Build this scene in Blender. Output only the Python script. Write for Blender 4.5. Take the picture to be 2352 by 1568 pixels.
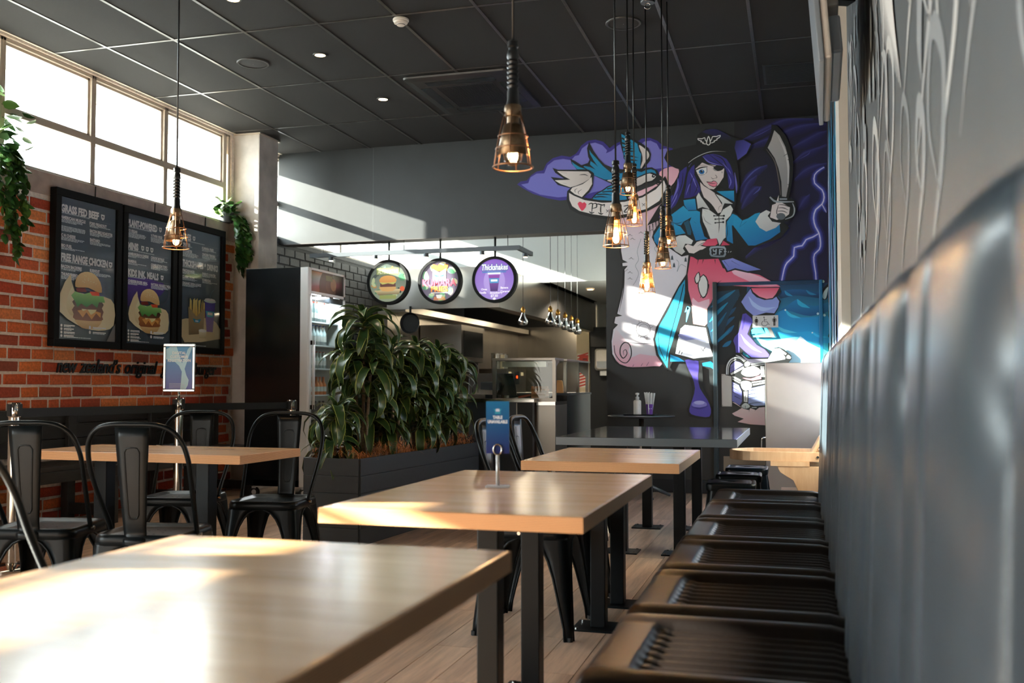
import bpy, math, random
from math import sin, cos, tan, pi, radians, sqrt, atan2
from mathutils import Vector, Matrix
from mathutils.geometry import tessellate_polygon
random.seed(7)
for o in list(bpy.data.objects): bpy.data.objects.remove(o)
S = bpy.context.scene
# ------------------------------------------------------------------ camera
FPX, YAW, PIT, CX, CY, CAMZ = 2270.0, radians(16.1), radians(2.47), 1176.0, 784.0, 1.05
cam_d = bpy.data.cameras.new('camera'); cam = bpy.data.objects.new('camera', cam_d); S.collection.objects.link(cam)
cam.location = (0, 0, CAMZ); cam.rotation_euler = (pi/2 + PIT, 0, YAW)
cam_d.sensor_width = 36.0; cam_d.lens = 36.0*FPX/2352.0; cam_d.clip_start = 0.03
cam_d.dof.use_dof = True; cam_d.dof.focus_distance = 6.2; cam_d.dof.aperture_fstop = 3.2
S.camera = cam
# ------------------------------------------------------------------ sky, sun, exposure
W = bpy.data.worlds.new('sky'); S.world = W; W.use_nodes = True
bg = W.node_tree.nodes['Background']; bg.inputs[0].default_value = (0.86, 0.93, 1.0, 1); bg.inputs[1].default_value = 12.0
SUN = Vector((1.0, 0.273, -0.345)).normalized()
sd = bpy.data.lights.new('sun', 'SUN'); sd.energy = 44.0; sd.angle = radians(0.55); sd.color = (1.0, 0.93, 0.84)
so = bpy.data.objects.new('sun', sd); S.collection.objects.link(so); so.location = (-12, -3, 6)
so.rotation_euler = SUN.to_track_quat('-Z', 'Y').to_euler()
S.view_settings.view_transform = 'Standard'; S.view_settings.look = 'None'; S.view_settings.gamma = 1.0
S.view_settings.use_curve_mapping = False; S.view_settings.exposure = 1.15
S.cycles.use_denoising = True; S.cycles.max_bounces = 10; S.cycles.diffuse_bounces = 6; S.cycles.glossy_bounces = 4
S.cycles.transparent_max_bounces = 16; S.cycles.sample_clamp_indirect = 6.0; S.cycles.caustics_reflective = False; S.cycles.caustics_refractive = False
# ------------------------------------------------------------------ helpers
COL = S.collection
XL, XR, YB, ZC = -5.47, 0.30, 9.705, 3.588      # left wall, right wall, back wall, ceiling
TZ = 0.72                                        # table height
_F = Vector((-sin(YAW)*cos(PIT), cos(YAW)*cos(PIT), sin(PIT))); _R = Vector((cos(YAW), sin(YAW), 0)); _U = _R.cross(_F)
def at(x, y, X=None, Y=None, Z=None):            # a point of a real plane of the room
    d = _F + _R*((x-CX)/FPX) + _U*((CY-y)/FPX); c = Vector((0, 0, CAMZ))
    t = (X-c.x)/d.x if X is not None else ((Y-c.y)/d.y if Y is not None else (Z-c.z)/d.z)
    return c + d*t
def lin(h):
    if isinstance(h, str):
        h = h.lstrip('#'); h = [int(h[i:i+2], 16)/255 for i in (0, 2, 4)]
        return tuple(c/12.92 if c <= .04045 else ((c+.055)/1.055)**2.4 for c in h)
    return tuple(h[:3])
MATS = {}
def mat(name, col='#808080', rough=.5, metal=0., ns=0, na=0., bump=0., bs=60., coat=0., emit=None, es=0., spec=.5, rand=None, attr=False, stretch=None):
    if name in MATS: return MATS[name]
    m = bpy.data.materials.new(name); m.use_nodes = True; n = m.node_tree.nodes; L = m.node_tree.links
    p = n['Principled BSDF']; c = lin(col)
    p.inputs['Base Color'].default_value = (*c, 1); p.inputs['Roughness'].default_value = rough; p.inputs['Metallic'].default_value = metal
    p.inputs['Specular IOR Level'].default_value = spec; p.inputs['Coat Weight'].default_value = coat; p.inputs['Coat Roughness'].default_value = .12
    src = None
    if attr:
        a = n.new('ShaderNodeVertexColor'); a.layer_name = 'Col'; src = a.outputs['Color']
    if rand:                                     # list of colours picked by a per-object random number
        oi = n.new('ShaderNodeObjectInfo'); r = n.new('ShaderNodeValToRGB'); r.color_ramp.interpolation = 'LINEAR'
        e = r.color_ramp.elements; e[0].position = 0; e[0].color = (*lin(rand[0]), 1); e[1].position = 1; e[1].color = (*lin(rand[-1]), 1)
        for i in range(1, len(rand)-1): el = e.new(i/(len(rand)-1)); el.color = (*lin(rand[i]), 1)
        L.new(oi.outputs['Random'], r.inputs[0]); src = r.outputs[0]
    tc = None
    if na or bump:
        tc = n.new('ShaderNodeTexCoord'); vec = tc.outputs['Object']
        if stretch:
            mp = n.new('ShaderNodeMapping'); mp.inputs['Scale'].default_value = stretch; L.new(vec, mp.inputs[0]); vec = mp.outputs[0]
    if na:
        t = n.new('ShaderNodeTexNoise'); t.inputs['Scale'].default_value = ns; t.inputs['Detail'].default_value = 6; L.new(vec, t.inputs['Vector'])
        r2 = n.new('ShaderNodeMapRange'); r2.inputs[1].default_value = .3; r2.inputs[2].default_value = .7; r2.inputs[3].default_value = 1-na; r2.inputs[4].default_value = 1+na
        L.new(t.outputs['Fac'], r2.inputs[0])
        mx = n.new('ShaderNodeMix'); mx.data_type = 'RGBA'; mx.blend_type = 'MULTIPLY'; mx.inputs[0].default_value = 1
        if src: L.new(src, mx.inputs[6])
        else: mx.inputs[6].default_value = (*c, 1)
        L.new(r2.outputs[0], mx.inputs[7]); src = mx.outputs[2]
    if src: L.new(src, p.inputs['Base Color'])
    if bump:
        t = n.new('ShaderNodeTexNoise'); t.inputs['Scale'].default_value = bs; t.inputs['Detail'].default_value = 5; L.new(vec, t.inputs['Vector'])
        b = n.new('ShaderNodeBump'); b.inputs['Strength'].default_value = bump; b.inputs['Distance'].default_value = .01
        L.new(t.outputs['Fac'], b.inputs['Height']); L.new(b.outputs[0], p.inputs['Normal'])
    if emit: p.inputs['Emission Color'].default_value = (*lin(emit), 1); p.inputs['Emission Strength'].default_value = es
    MATS[name] = m; return m
def glass(name, tint='#ffffff', refl=.08, rough=.02):
    if name in MATS: return MATS[name]
    m = bpy.data.materials.new(name); m.use_nodes = True; n = m.node_tree.nodes; L = m.node_tree.links
    n.remove(n['Principled BSDF']); tr = n.new('ShaderNodeBsdfTransparent'); tr.inputs[0].default_value = (*lin(tint), 1)
    g = n.new('ShaderNodeBsdfGlossy'); g.inputs['Roughness'].default_value = rough
    lw = n.new('ShaderNodeLayerWeight'); lw.inputs[0].default_value = .5
    pw = n.new('ShaderNodeMath'); pw.operation = 'POWER'; pw.inputs[1].default_value = 4.; L.new(lw.outputs['Facing'], pw.inputs[0])
    ad = n.new('ShaderNodeMath'); ad.operation = 'MULTIPLY_ADD'; ad.use_clamp = True; ad.inputs[1].default_value = .8; ad.inputs[2].default_value = refl; L.new(pw.outputs[0], ad.inputs[0])
    mx = n.new('ShaderNodeMixShader'); L.new(ad.outputs[0], mx.inputs[0]); L.new(tr.outputs[0], mx.inputs[1]); L.new(g.outputs[0], mx.inputs[2])
    L.new(mx.outputs[0], n['Material Output'].inputs[0]); MATS[name] = m; return m
def wood(name, c1, c2, rough=.4, scale=(2., 30., 30.), coat=.0, rand=.0):
    if name in MATS: return MATS[name]
    m = bpy.data.materials.new(name); m.use_nodes = True; n = m.node_tree.nodes; L = m.node_tree.links; p = n['Principled BSDF']
    tc = n.new('ShaderNodeTexCoord'); mp = n.new('ShaderNodeMapping'); mp.inputs['Scale'].default_value = scale
    oi = n.new('ShaderNodeObjectInfo'); vm = n.new('ShaderNodeVectorMath'); vm.operation = 'ADD'; sc = n.new('ShaderNodeMath'); sc.operation = 'MULTIPLY'; sc.inputs[1].default_value = 37.
    L.new(oi.outputs['Random'], sc.inputs[0]); L.new(tc.outputs['Object'], mp.inputs[0]); L.new(mp.outputs[0], vm.inputs[0]); L.new(sc.outputs[0], vm.inputs[1])
    t = n.new('ShaderNodeTexNoise'); t.inputs['Scale'].default_value = 1.; t.inputs['Detail'].default_value = 8; t.inputs['Roughness'].default_value = .65; L.new(vm.outputs[0], t.inputs['Vector'])
    r = n.new('ShaderNodeValToRGB'); r.color_ramp.elements[0].position = .33; r.color_ramp.elements[1].position = .68
    r.color_ramp.elements[0].color = (*lin(c1), 1); r.color_ramp.elements[1].color = (*lin(c2), 1); L.new(t.outputs['Fac'], r.inputs[0])
    out = r.outputs[0]
    if rand:
        mr = n.new('ShaderNodeMapRange'); mr.inputs[3].default_value = 1-rand; mr.inputs[4].default_value = 1+rand; L.new(oi.outputs['Random'], mr.inputs[0])
        mx = n.new('ShaderNodeMix'); mx.data_type = 'RGBA'; mx.blend_type = 'MULTIPLY'; mx.inputs[0].default_value = 1; L.new(out, mx.inputs[6]); L.new(mr.outputs[0], mx.inputs[7]); out = mx.outputs[2]
    L.new(out, p.inputs['Base Color']); p.inputs['Roughness'].default_value = rough; p.inputs['Coat Weight'].default_value = coat; p.inputs['Coat Roughness'].default_value = .15
    MATS[name] = m; return m
def catmull(pts, n=6, closed=False):
    P = [Vector(p) for p in pts]; N = len(P); out = []
    for i in range(N if closed else N-1):
        a = P[(i-1) % N] if (closed or i > 0) else P[0]*2-P[1]
        b = P[i]; c = P[(i+1) % N]; d = P[(i+2) % N] if (closed or i+2 < N) else P[-1]*2-P[-2]
        for k in range(n):
            t = k/n
            out.append(.5*((2*b)+(c-a)*t+(2*a-5*b+4*c-d)*t*t+(3*b-a-3*c+d)*t**3))
    if not closed: out.append(P[-1].copy())
    return out
class MB:
    def __init__(s): s.v = []; s.f = []; s.c = []
    def add(s, vs, fs):
        o = len(s.v); s.v += [tuple(v) for v in vs]; s.f += [tuple(i+o for i in f) for f in fs]; return s
    def box(s, x0, x1, y0, y1, z0, z1):
        return s.add([(x, y, z) for z in (z0, z1) for y in (y0, y1) for x in (x0, x1)], [(0,2,3,1),(4,5,7,6),(0,1,5,4),(2,6,7,3),(0,4,6,2),(1,3,7,5)])
    def hexa(s, b, t):                            # b, t: four points each
        return s.add(list(b)+list(t), [(3,2,1,0),(4,5,6,7),(0,1,5,4),(1,2,6,5),(2,3,7,6),(3,0,4,7)])
    def bar(s, p0, p1, w, h, up=(0,0,1)):
        p0 = Vector(p0); p1 = Vector(p1); d = (p1-p0).normalized(); up = Vector(up)
        if abs(d.dot(up)) > .98: up = Vector((1, 0, 0))
        r = d.cross(up).normalized()*w/2; u = r.cross(d).normalized()*h/2
        q = [-r-u, r-u, r+u, -r+u]
        return s.hexa([p0+k for k in q], [p1+k for k in q])
    def tube(s, pts, r, n=8, closed=False):
        P = [Vector(p) for p in pts]; N = len(P); R = r if isinstance(r, (list, tuple)) else [r]*N
        o = len(s.v); nrm = None
        for i in range(N):
            a = P[i-1] if (i > 0 or closed) else P[i]; b = P[(i+1) % N] if (i < N-1 or closed) else P[i]
            t = (b-a); t = t.normalized() if t.length > 1e-9 else Vector((0, 0, 1))
            if nrm is None:
                nrm = t.cross(Vector((0, 0, 1)));
                if nrm.length < .1: nrm = t.cross(Vector((1, 0, 0)))
            nrm = (nrm - t*nrm.dot(t)).normalized(); bn = t.cross(nrm)
            for k in range(n):
                q = 2*pi*k/n; s.v.append(tuple(P[i]+(nrm*cos(q)+bn*sin(q))*R[i]))
        for i in range(N if closed else N-1):
            j = (i+1) % N
            for k in range(n): k2 = (k+1) % n; s.f.append((o+i*n+k, o+i*n+k2, o+j*n+k2, o+j*n+k))
        if not closed: s.f.append(tuple(o+k for k in reversed(range(n)))); s.f.append(tuple(o+(N-1)*n+k for k in range(n)))
        return s
    def cyl(s, p0, p1, r0, r1=None, n=16): return s.tube([p0, p1], [r0, r0 if r1 is None else r1], n)
    def lathe(s, prof, n=24, c=(0, 0, 0), a0=0, a1=2*pi, cap=False):
        full = abs(a1-a0-2*pi) < 1e-6; m = n if full else n+1; o = len(s.v)
        for r, z in prof:
            for k in range(m):
                q = a0+(a1-a0)*k/n; s.v.append((c[0]+r*cos(q), c[1]+r*sin(q), c[2]+z))
        for i in range(len(prof)-1):
            for k in range(n):
                k2 = (k+1) % m; s.f.append((o+i*m+k, o+i*m+k2, o+(i+1)*m+k2, o+(i+1)*m+k))
        if cap: s.f.append(tuple(o+k for k in reversed(range(m)))); s.f.append(tuple(o+(len(prof)-1)*m+k for k in range(m)))
        return s
    def rings(s, rs, cap0=False, cap1=False):     # list of equal-length closed loops
        o = len(s.v); n = len(rs[0])
        for r in rs: s.v += [tuple(p) for p in r]
        for i in range(len(rs)-1):
            for k in range(n): k2 = (k+1) % n; s.f.append((o+i*n+k, o+i*n+k2, o+(i+1)*n+k2, o+(i+1)*n+k))
        if cap0: s.f.append(tuple(o+k for k in reversed(range(n))))
        if cap1: s.f.append(tuple(o+(len(rs)-1)*n+k for k in range(n)))
        return s
    def grid(s, fn, nu, nv):
        o = len(s.v)
        for i in range(nu+1):
            for j in range(nv+1): s.v.append(tuple(fn(i/nu, j/nv)))
        for i in range(nu):
            for j in range(nv): a = o+i*(nv+1)+j; s.f.append((a, a+nv+1, a+nv+2, a+1))
        return s
    def prism(s, pts, axis, d0, d1):              # 2D outline pushed along an axis ('x': pts are (y,z); 'y': (x,z); 'z': (x,y))
        def m(p, d): return (d, p[0], p[1]) if axis == 'x' else ((p[0], d, p[1]) if axis == 'y' else (p[0], p[1], d))
        n = len(pts); o = len(s.v); s.v += [m(p, d0) for p in pts]+[m(p, d1) for p in pts]
        for t in tessellate_polygon([[Vector((p[0], p[1], 0)) for p in pts]]):
            s.f.append(tuple(o+i for i in t)); s.f.append(tuple(o+n+i for i in reversed(t)))
        for k in range(n): k2 = (k+1) % n; s.f.append((o+k, o+k2, o+n+k2, o+n+k))
        return s
    def mesh(s, name, m=None, smooth=False):
        me = bpy.data.meshes.new(name); me.from_pydata(s.v, [], s.f)
        if m: me.materials.append(m)
        if s.c:
            a = me.color_attributes.new('Col', 'FLOAT_COLOR', 'POINT')
            a.data.foreach_set('color', [x for c in s.c for x in (c[0], c[1], c[2], 1.0)])
        if smooth: me.shade_smooth()
        else: me.update()
        return me
    def build(s, name, m, parent=None, smooth=False, bevel=0., solid=0., angle=None):
        me = s.mesh(name, m, smooth)
        import bmesh
        bm = bmesh.new(); bm.from_mesh(me); bmesh.ops.recalc_face_normals(bm, faces=bm.faces); bm.to_mesh(me); bm.free()
        if smooth and angle is not None: me.set_sharp_from_angle(angle=radians(angle))
        o = link(name, me, parent)
        if solid: k = o.modifiers.new('thick', 'SOLIDIFY'); k.thickness = solid; k.offset = 0
        if bevel: k = o.modifiers.new('bevel', 'BEVEL'); k.width = bevel; k.segments = 2; k.limit_method = 'ANGLE'; k.angle_limit = radians(40)
        return o
def link(name, data, parent=None, loc=None, rot=None):
    o = bpy.data.objects.new(name, data); COL.objects.link(o)
    if parent: o.parent = parent
    if loc is not None: o.location = loc
    if rot is not None: o.rotation_euler = rot
    return o
def tag(o, label=None, cat=None, group=None, kind=None):
    if label: o['label'] = label
    if cat: o['category'] = cat
    if group: o['group'] = group
    if kind: o['kind'] = kind
    return o
def thing(name, label, cat, loc=(0, 0, 0), rz=0., group=None):
    o = bpy.data.objects.new(name, None); COL.objects.link(o); o.empty_display_size = .1
    o.location = loc; o.rotation_euler = (0, 0, rz); return tag(o, label, cat, group)
def dup(o, parent=None, first=True):
    c = o.copy(); COL.objects.link(c)
    if not first: c.parent = parent
    for ch in o.children: dup(ch, c, False)
    return c
def copy_thing(root, loc, rz, label, group=None):
    r = dup(root); r.location = loc; r.rotation_euler = (0, 0, rz); r['label'] = label
    if group: r['group'] = group
    return r
def rrect(hx, hy, r, z, n=6, cx=0, cy=0):
    out = []
    for qx, qy, a in ((1, 1, 0), (-1, 1, pi/2), (-1, -1, pi), (1, -1, 1.5*pi)):
        for k in range(n+1): q = a+pi/2*k/n; out.append((cx+qx*(hx-r)+r*cos(q), cy+qy*(hy-r)+r*sin(q), z))
    return out
# ---- flat painted or printed artwork: coloured polygons laid on a surface, one thin coat over another
class Art:
    def __init__(s, fn, step=.00008, k=1.0): s.fn = fn; s.n = 0; s.step = step; s.k = k; s.mb = MB(); s.mx = None
    def new(s): s.mb = MB(); return s
    def colr(s, c): return tuple(min(.9, x*s.k) for x in lin(c))
    def raw(s, pts, tris, cols):
        s.n += 1; d = s.n*s.step; s.mb.add([s.fn(p[0], p[1], d) for p in pts], tris); s.mb.c += cols
    def poly(s, pts, c0, c1=None, g=None, sm=0):
        if s.mx: ox, oy, sc = s.mx; pts = [(ox+x*sc, oy+y*sc) for x, y in pts]; g = [(ox+x*sc, oy+y*sc) for x, y in g] if g else None
        if sm: pts = [(p.x, p.y) for p in catmull([(x, y, 0) for x, y in pts], sm, True)]
        a = s.colr(c0); cols = [a]*len(pts)
        if c1:
            b = s.colr(c1); ys = [p[1] for p in pts]; xs = [p[0] for p in pts]
            g = g or [(xs[0], min(ys)), (xs[0], max(ys))]
            dx = g[1][0]-g[0][0]; dy = g[1][1]-g[0][1]; q = dx*dx+dy*dy or 1
            cols = []
            for p in pts:
                t = max(0, min(1, ((p[0]-g[0][0])*dx+(p[1]-g[0][1])*dy)/q)); cols.append(tuple(a[i]*(1-t)+b[i]*t for i in range(3)))
        tr = tessellate_polygon([[Vector((x, y, 0)) for x, y in pts]])
        s.raw(pts, [tuple(t) for t in tr], cols); return s
    def stroke(s, pts, w, c, taper=(1, 1), sm=4, closed=False):
        if s.mx: ox, oy, sc = s.mx; pts = [(ox+x*sc, oy+y*sc) for x, y in pts]; w = w*sc
        P = catmull([(x, y, 0) for x, y in pts], sm, closed) if (sm and len(pts) > 2) else [Vector((x, y, 0)) for x, y in pts]
        n = len(P); vs = []; fs = []
        for i in range(n):
            a = P[i-1] if (i > 0 or closed) else P[i]; b = P[(i+1) % n] if (i < n-1 or closed) else P[i]
            t = (b-a); t = t.normalized() if t.length > 1e-9 else Vector((1, 0, 0)); nn = Vector((-t.y, t.x, 0))
            u = i/max(1, n-1); k = taper[0]+(1-taper[0])*min(1, u*3) if u < .34 else (taper[1]+(1-taper[1])*min(1, (1-u)*3) if u > .66 else 1)
            vs += [(P[i]+nn*w/2*k)[:2], (P[i]-nn*w/2*k)[:2]]
        for i in range(n if closed else n-1): j = (i+1) % n; fs.append((2*i, 2*i+1, 2*j+1, 2*j))
        s.raw(vs, fs, [s.colr(c)]*len(vs)); return s
    def ell(s, cx, cy, rx, ry, c0, c1=None, n=24, rot=0): return s.poly([(cx+rx*cos(q)*cos(rot)-ry*sin(q)*sin(rot), cy+rx*cos(q)*sin(rot)+ry*sin(q)*cos(rot)) for q in [2*pi*i/n for i in range(n)]], c0, c1)
    def rect(s, x0, y0, x1, y1, c0, c1=None): return s.poly([(x0, y0), (x1, y0), (x1, y1), (x0, y1)], c0, c1)
    def text(s, t, x, y, h, c, w=None, bold=.02, align='LEFT', slant=0., up=-1, rot=0.):
        vs, fs, tw = text_geo(t, bold); k = h/.72; sx = k if w is None else w/tw
        if align == 'CENTER': x -= tw*sx/2
        pts = []
        for a, b in vs:
            px = a*sx + b*k*slant; py = b*k*up
            pts.append((x+px*cos(rot)-py*sin(rot), y+px*sin(rot)+py*cos(rot)))
        if s.mx: ox, oy, sc = s.mx; pts = [(ox+p*sc, oy+q*sc) for p, q in pts]
        s.raw(pts, fs, [s.colr(c)]*len(pts)); return s
    def build(s, name, m, parent=None): o = link(name, s.mb.mesh(name, m), parent); s.mb = MB(); return o
_TX = {}
def text_geo(t, bold=.02):
    if (t, bold) in _TX: return _TX[(t, bold)]
    cu = bpy.data.curves.new('t', 'FONT'); cu.body = t; cu.size = 1; cu.resolution_u = 2; cu.offset = bold
    o = bpy.data.objects.new('t', cu); COL.objects.link(o)
    me = bpy.data.meshes.new_from_object(o.evaluated_get(bpy.context.evaluated_depsgraph_get()))
    vs = [(v.co.x, v.co.y) for v in me.vertices]; fs = [tuple(p.vertices) for p in me.polygons]
    bpy.data.objects.remove(o); bpy.data.curves.remove(cu); bpy.data.meshes.remove(me)
    x0 = min(v[0] for v in vs); x1 = max(v[0] for v in vs); vs = [(a-x0, b) for a, b in vs]
    _TX[(t, bold)] = (vs, fs, x1-x0); return _TX[(t, bold)]
# ================================================================== the setting
def struct(mb, name, m, parent=None, label=None, **k):
    o = mb.build(name, m, parent, **k)
    if not parent: o['kind'] = 'structure'
    if label: o['label'] = label
    return o
m_black = mat('charcoal_wall_paint', '#171d20', .5, spec=.65, ns=3.0, na=.22, bump=.06, bs=9)
m_ceil = mat('ceiling_tile_board', '#131110', .9, ns=260, na=.3, bump=.25, bs=300)
m_tbar = mat('ceiling_tee_bar', '#4a4745', .32, .45, ns=25, na=.25)
m_mortar = mat('pale_mortar', '#f2e6da', .9, ns=40, na=.14, bump=.4, bs=60)
m_brick = mat('red_brick', rough=.8, rand=['#a04632', '#e0703e', '#f08646', '#cc5632', '#ac4634', '#e67440', '#f49e60', '#d45c3a', '#98503e', '#c84e30'], ns=55, na=.22, bump=.35, bs=90)
m_dbrick = mat('grey_painted_brick', '#42454a', .6, ns=30, na=.18, bump=.4, bs=50)
m_conc = mat('bare_concrete', '#bda99e', .85, ns=9, na=.18, bump=.25, bs=40)
m_colm = mat('grey_render', '#d2cbc4', .8, ns=6, na=.16, bump=.15, bs=30)
m_frame = mat('cream_window_paint', '#cdc0b0', .45)
m_glass = glass('window_glass', '#f4f8f6', .06)
m_plank = wood('brown_vinyl_plank', '#a68b76', '#dcbda3', .38, (26., 1.6, 10.), rand=.16)
m_gap = mat('plank_joint', '#231b16', .8)
m_white = mat('white_wall_paint', '#d9dad6', .7)
m_steel = mat('brushed_steel', '#8f8a83', .3, 1., ns=4, na=.08, stretch=(1, 1, .1))
m_steelb = mat('polished_steel', '#cfccc6', .16, 1.)
m_ktile = mat('kitchen_floor', '#4c4a47', .6)
m_cream = mat('cream_paint', '#cdbf9e', .6)
m_blk = mat('black_gloss', '#101417', .18)
m_blkm = mat('black_matte', '#15191c', .6)
# ---- floor and planks
fl = struct(MB().box(XL-.3, XR+.2, -2.8, 16.5, -.12, -.004), 'floor', m_gap, label='brown wood plank floor')
PW, PL = .1555, 1.24; pm = MB().box(-PW/2+.0011, PW/2-.0011, -PL/2+.0012, PL/2-.0012, -.004, 0).mesh('plank', m_plank)
cuts = {}
def plank(x, y0, y1, x1=None):
    L_ = round(y1-y0, 3); w_ = PW if x1 is None else x1-x
    key = (L_, round(w_, 3))
    if key not in cuts: cuts[key] = MB().box(-w_/2+.0016, w_/2-.0016, -L_/2+.0016, L_/2-.0016, -.004, 0).mesh('plank', m_plank)
    link('plank', cuts[key], fl, (x+w_/2, (y0+y1)/2, 0))
i = 0; x = XR
while x > XL+.02:
    x0 = max(XL, x-PW); off = [(0, .5, .2, .8, .35)[i % 5]][0]*PL
    y = 2.55-PL*.0-off
    while y < 9.7:
        a = max(y, 2.2 if x0 > -2.2 else 3.4); b = min(y+PL, 9.705)
        if b-a > .05 and not (-3.05 < x0 < -2.75 and a > 6.0 and b < 7.7): plank(x0, a, b, x)
        y += PL
    x -= PW; i += 1
struct(MB().box(XL, XR, -2.55, 2.2, -.004, 0), 'floor_entrance', m_plank, label='plank floor near the entrance')
struct(MB().box(XL, -2.2, 2.2, 3.4, -.004, 0), 'floor_entrance', m_plank, label='plank floor near the entrance')
struct(MB().box(XL, -1.7, YB, 16.4, -.004, .001), 'floor_kitchen', m_ktile, label='grey kitchen floor')
# ---- ceiling
ce = struct(MB().box(XL-.3, XR+.2, -2.6, 16.5, ZC+.012, ZC+.2), 'ceiling', m_ceil, label='black suspended tile ceiling')
gx = [XL]+[-4.98+.5865*i for i in range(9)]+[XR]; gy = [2.515, 3.75, 4.985, 6.22, 7.45, 8.69, YB]
tl = {}
for i in range(len(gx)-1):
    for j in range(len(gy)-1):
        w_, h_ = round(gx[i+1]-gx[i], 3), round(gy[j+1]-gy[j], 3)
        if (w_, h_) not in tl: tl[(w_, h_)] = MB().box(-w_/2+.011, w_/2-.011, -h_/2+.011, h_/2-.011, .002, .012).mesh('ceiling_tile', m_ceil)
        link('ceiling_tile', tl[(w_, h_)], ce, ((gx[i]+gx[i+1])/2, (gy[j]+gy[j+1])/2, ZC))
for x in gx[1:-1]: MB().box(x-.0115, x+.0115, 2.515, YB, ZC-.002, ZC+.012).build('tee_bar', m_tbar, ce)
for y in gy[1:-1]: MB().box(XL, XR, y-.0115, y+.0115, ZC-.0015, ZC+.012).build('tee_bar', m_tbar, ce)
MB().box(XL, XL+.022, 2.515, YB, ZC-.003, ZC+.012).build('edge_trim', mat('cream_trim', '#c9bcab', .5), ce)
# ---- left wall: brick, sill beam, high windows, low window near the entrance
ZS, ZH, ZT = 2.656, 3.54, 3.04
wl = MB().box(XL-.25, XL-.0012, 2.87, 9.2, 0, ZS-.02)
wl.box(XL-.25, XL, 1.40, 2.87, 0, ZC+.01).box(XL-.25, XL, -2.6, 1.40, 2.348, ZC+.01).box(XL-.25, XL, -2.6, 1.40, 0, .25).box(XL-.25, XL, -2.6, -1.9, .25, 2.348)
wl.box(XL-.25, XL-.01, 2.87, 16.5, ZH+.03, ZC+.01).box(XL-.25, XL-.01, 12.4, 16.5, ZS-.02, ZH+.03).box(XL-.25, XL-.01, 8.745, 8.8, ZS-.02, ZH+.03)
wl = struct(wl, 'wall_left', m_mortar, label='exposed red brick wall with high windows')
MB().box(XL-.25, XL-.008, 9.2, 16.5, 0, ZS-.02).build('painted_base', mat('grey_painted_mortar', '#3a3d41', .7), wl)
rb = random.Random(3)
def brick_mesh(L_, H_, m, nm, r):
    b = MB(); D = .014; e = .006; j = lambda: r.uniform(-.0035, .0035)
    back = [(-.012, -L_/2, -H_/2), (-.012, L_/2, -H_/2), (-.012, L_/2, H_/2), (-.012, -L_/2, H_/2)]
    mid = [(D-.006, y+j(), z+j()) for _, y, z in back]; fr = [(D-.006+.006, p[1]*(1-e/L_*2)+j()*.4, p[2]*(1-e/H_*2)+j()*.4) for p in mid]
    b.add(back+mid+fr, [(0,1,5,4),(1,2,6,5),(2,3,7,6),(3,0,4,7),(4,5,9,8),(5,6,10,9),(6,7,11,10),(7,4,8,11),(8,9,10,11)])
    return b.mesh(nm, m)
RED = {k: [brick_mesh(L_, .0755, m_brick, 'brick', rb) for _ in range(5)] for k, L_ in (('s', .213), ('h', .104), ('q', .16))}
DRK = [brick_mesh(.226, .088, m_dbrick, 'painted_brick', rb) for _ in range(4)]
def hidden(y, z, hl): return (6.28 < y-hl and y+hl < 8.5 and 1.42 < z < 2.46)
CH = .0945
for r_ in range(27):
    z = .045+r_*CH
    if z > 2.47: break
    y = 5.15+(.0 if r_ % 2 else .118)+rb.uniform(-.02, .02)
    while y < 8.80:
        k = 's' if rb.random() < .86 else ('h' if rb.random() < .4 else 'q'); hl = {'s': .1065, 'h': .052, 'q': .08}[k]
        if y+hl > 8.70 and k == 's': k = 'h'; hl = .052
        c = y+hl
        if c+hl < 8.80 and not hidden(c, z, hl) and not (z < .72 and 5.3 < c < 8.35 and z > .36): link('brick', rb.choice(RED[k]), wl, (XL-.006, c, z), (rb.uniform(-.012, .012), 0, 0))
        y = c+hl+.019
for r_ in range(27):
    z = .06+r_*.0985
    if z > 2.6 or z < 1.2: continue
    y = 9.22+(.12 if r_ % 2 else 0)
    while y < 12.2:
        link('painted_brick', rb.choice(DRK), wl, (XL-.006, y+.113, z)); y += .2375
MB().box(XL-.02, XL+.012, 2.87, 8.80, 2.485, ZS).build('sill_beam', m_conc, wl, bevel=.006)
MB().box(XL-.02, XL-.001, 9.17, 12.35, 2.60, ZS).build('sill_beam', m_dbrick, wl, bevel=.006)
MB().box(XL-.2, XL-.0, 2.87, 8.79, ZS-.03, ZS-.0).build('sill_board', m_frame, wl)
def win(n, y0, y1, z0, z1, zt=None, sub=True):
    f = MB(); a, b = XL-.11, XL-.03; t = .028
    f.box(a, b, y0, y0+t, z0, z1).box(a, b, y1-t, y1, z0, z1).box(a, b, y0, y1, z1-t, z1).box(a, b, y0, y1, z0, z0+t)
    w = struct(f, 'window_%d' % n, m_frame, bevel=.004)
    w['label'] = 'cream framed high window pane'
    q = [(z0+t, z1-t)]
    if zt:
        MB().box(a, b, y0+t, y1-t, zt-.026, zt+.026).build('transom', m_frame, w, bevel=.004); q = [(z0+t, zt-.026), (zt+.026, z1-t)]
    for u, v in q: MB().box(XL-.072, XL-.068, y0+t, y1-t, u, v).build('pane', m_glass, w)
    if zt:
        s = MB(); t2 = .018
        for u, v in q[1:]: s.box(XL-.085, XL-.055, y0+t, y0+t+t2, u, v).box(XL-.085, XL-.055, y1-t-t2, y1-t, u, v).box(XL-.085, XL-.055, y0+t, y1-t, v-t2, v).box(XL-.085, XL-.055, y0+t, y1-t, u, u+t2)
        s.build('sash', m_frame, w)
    return w
my = [8.66-.965*k for k in range(7)]
for k in range(6): win(k+1, my[k+1], my[k], ZS, ZH+.03, ZT)
win(7, 8.66, 8.745, ZS, ZH+.03)
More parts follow.
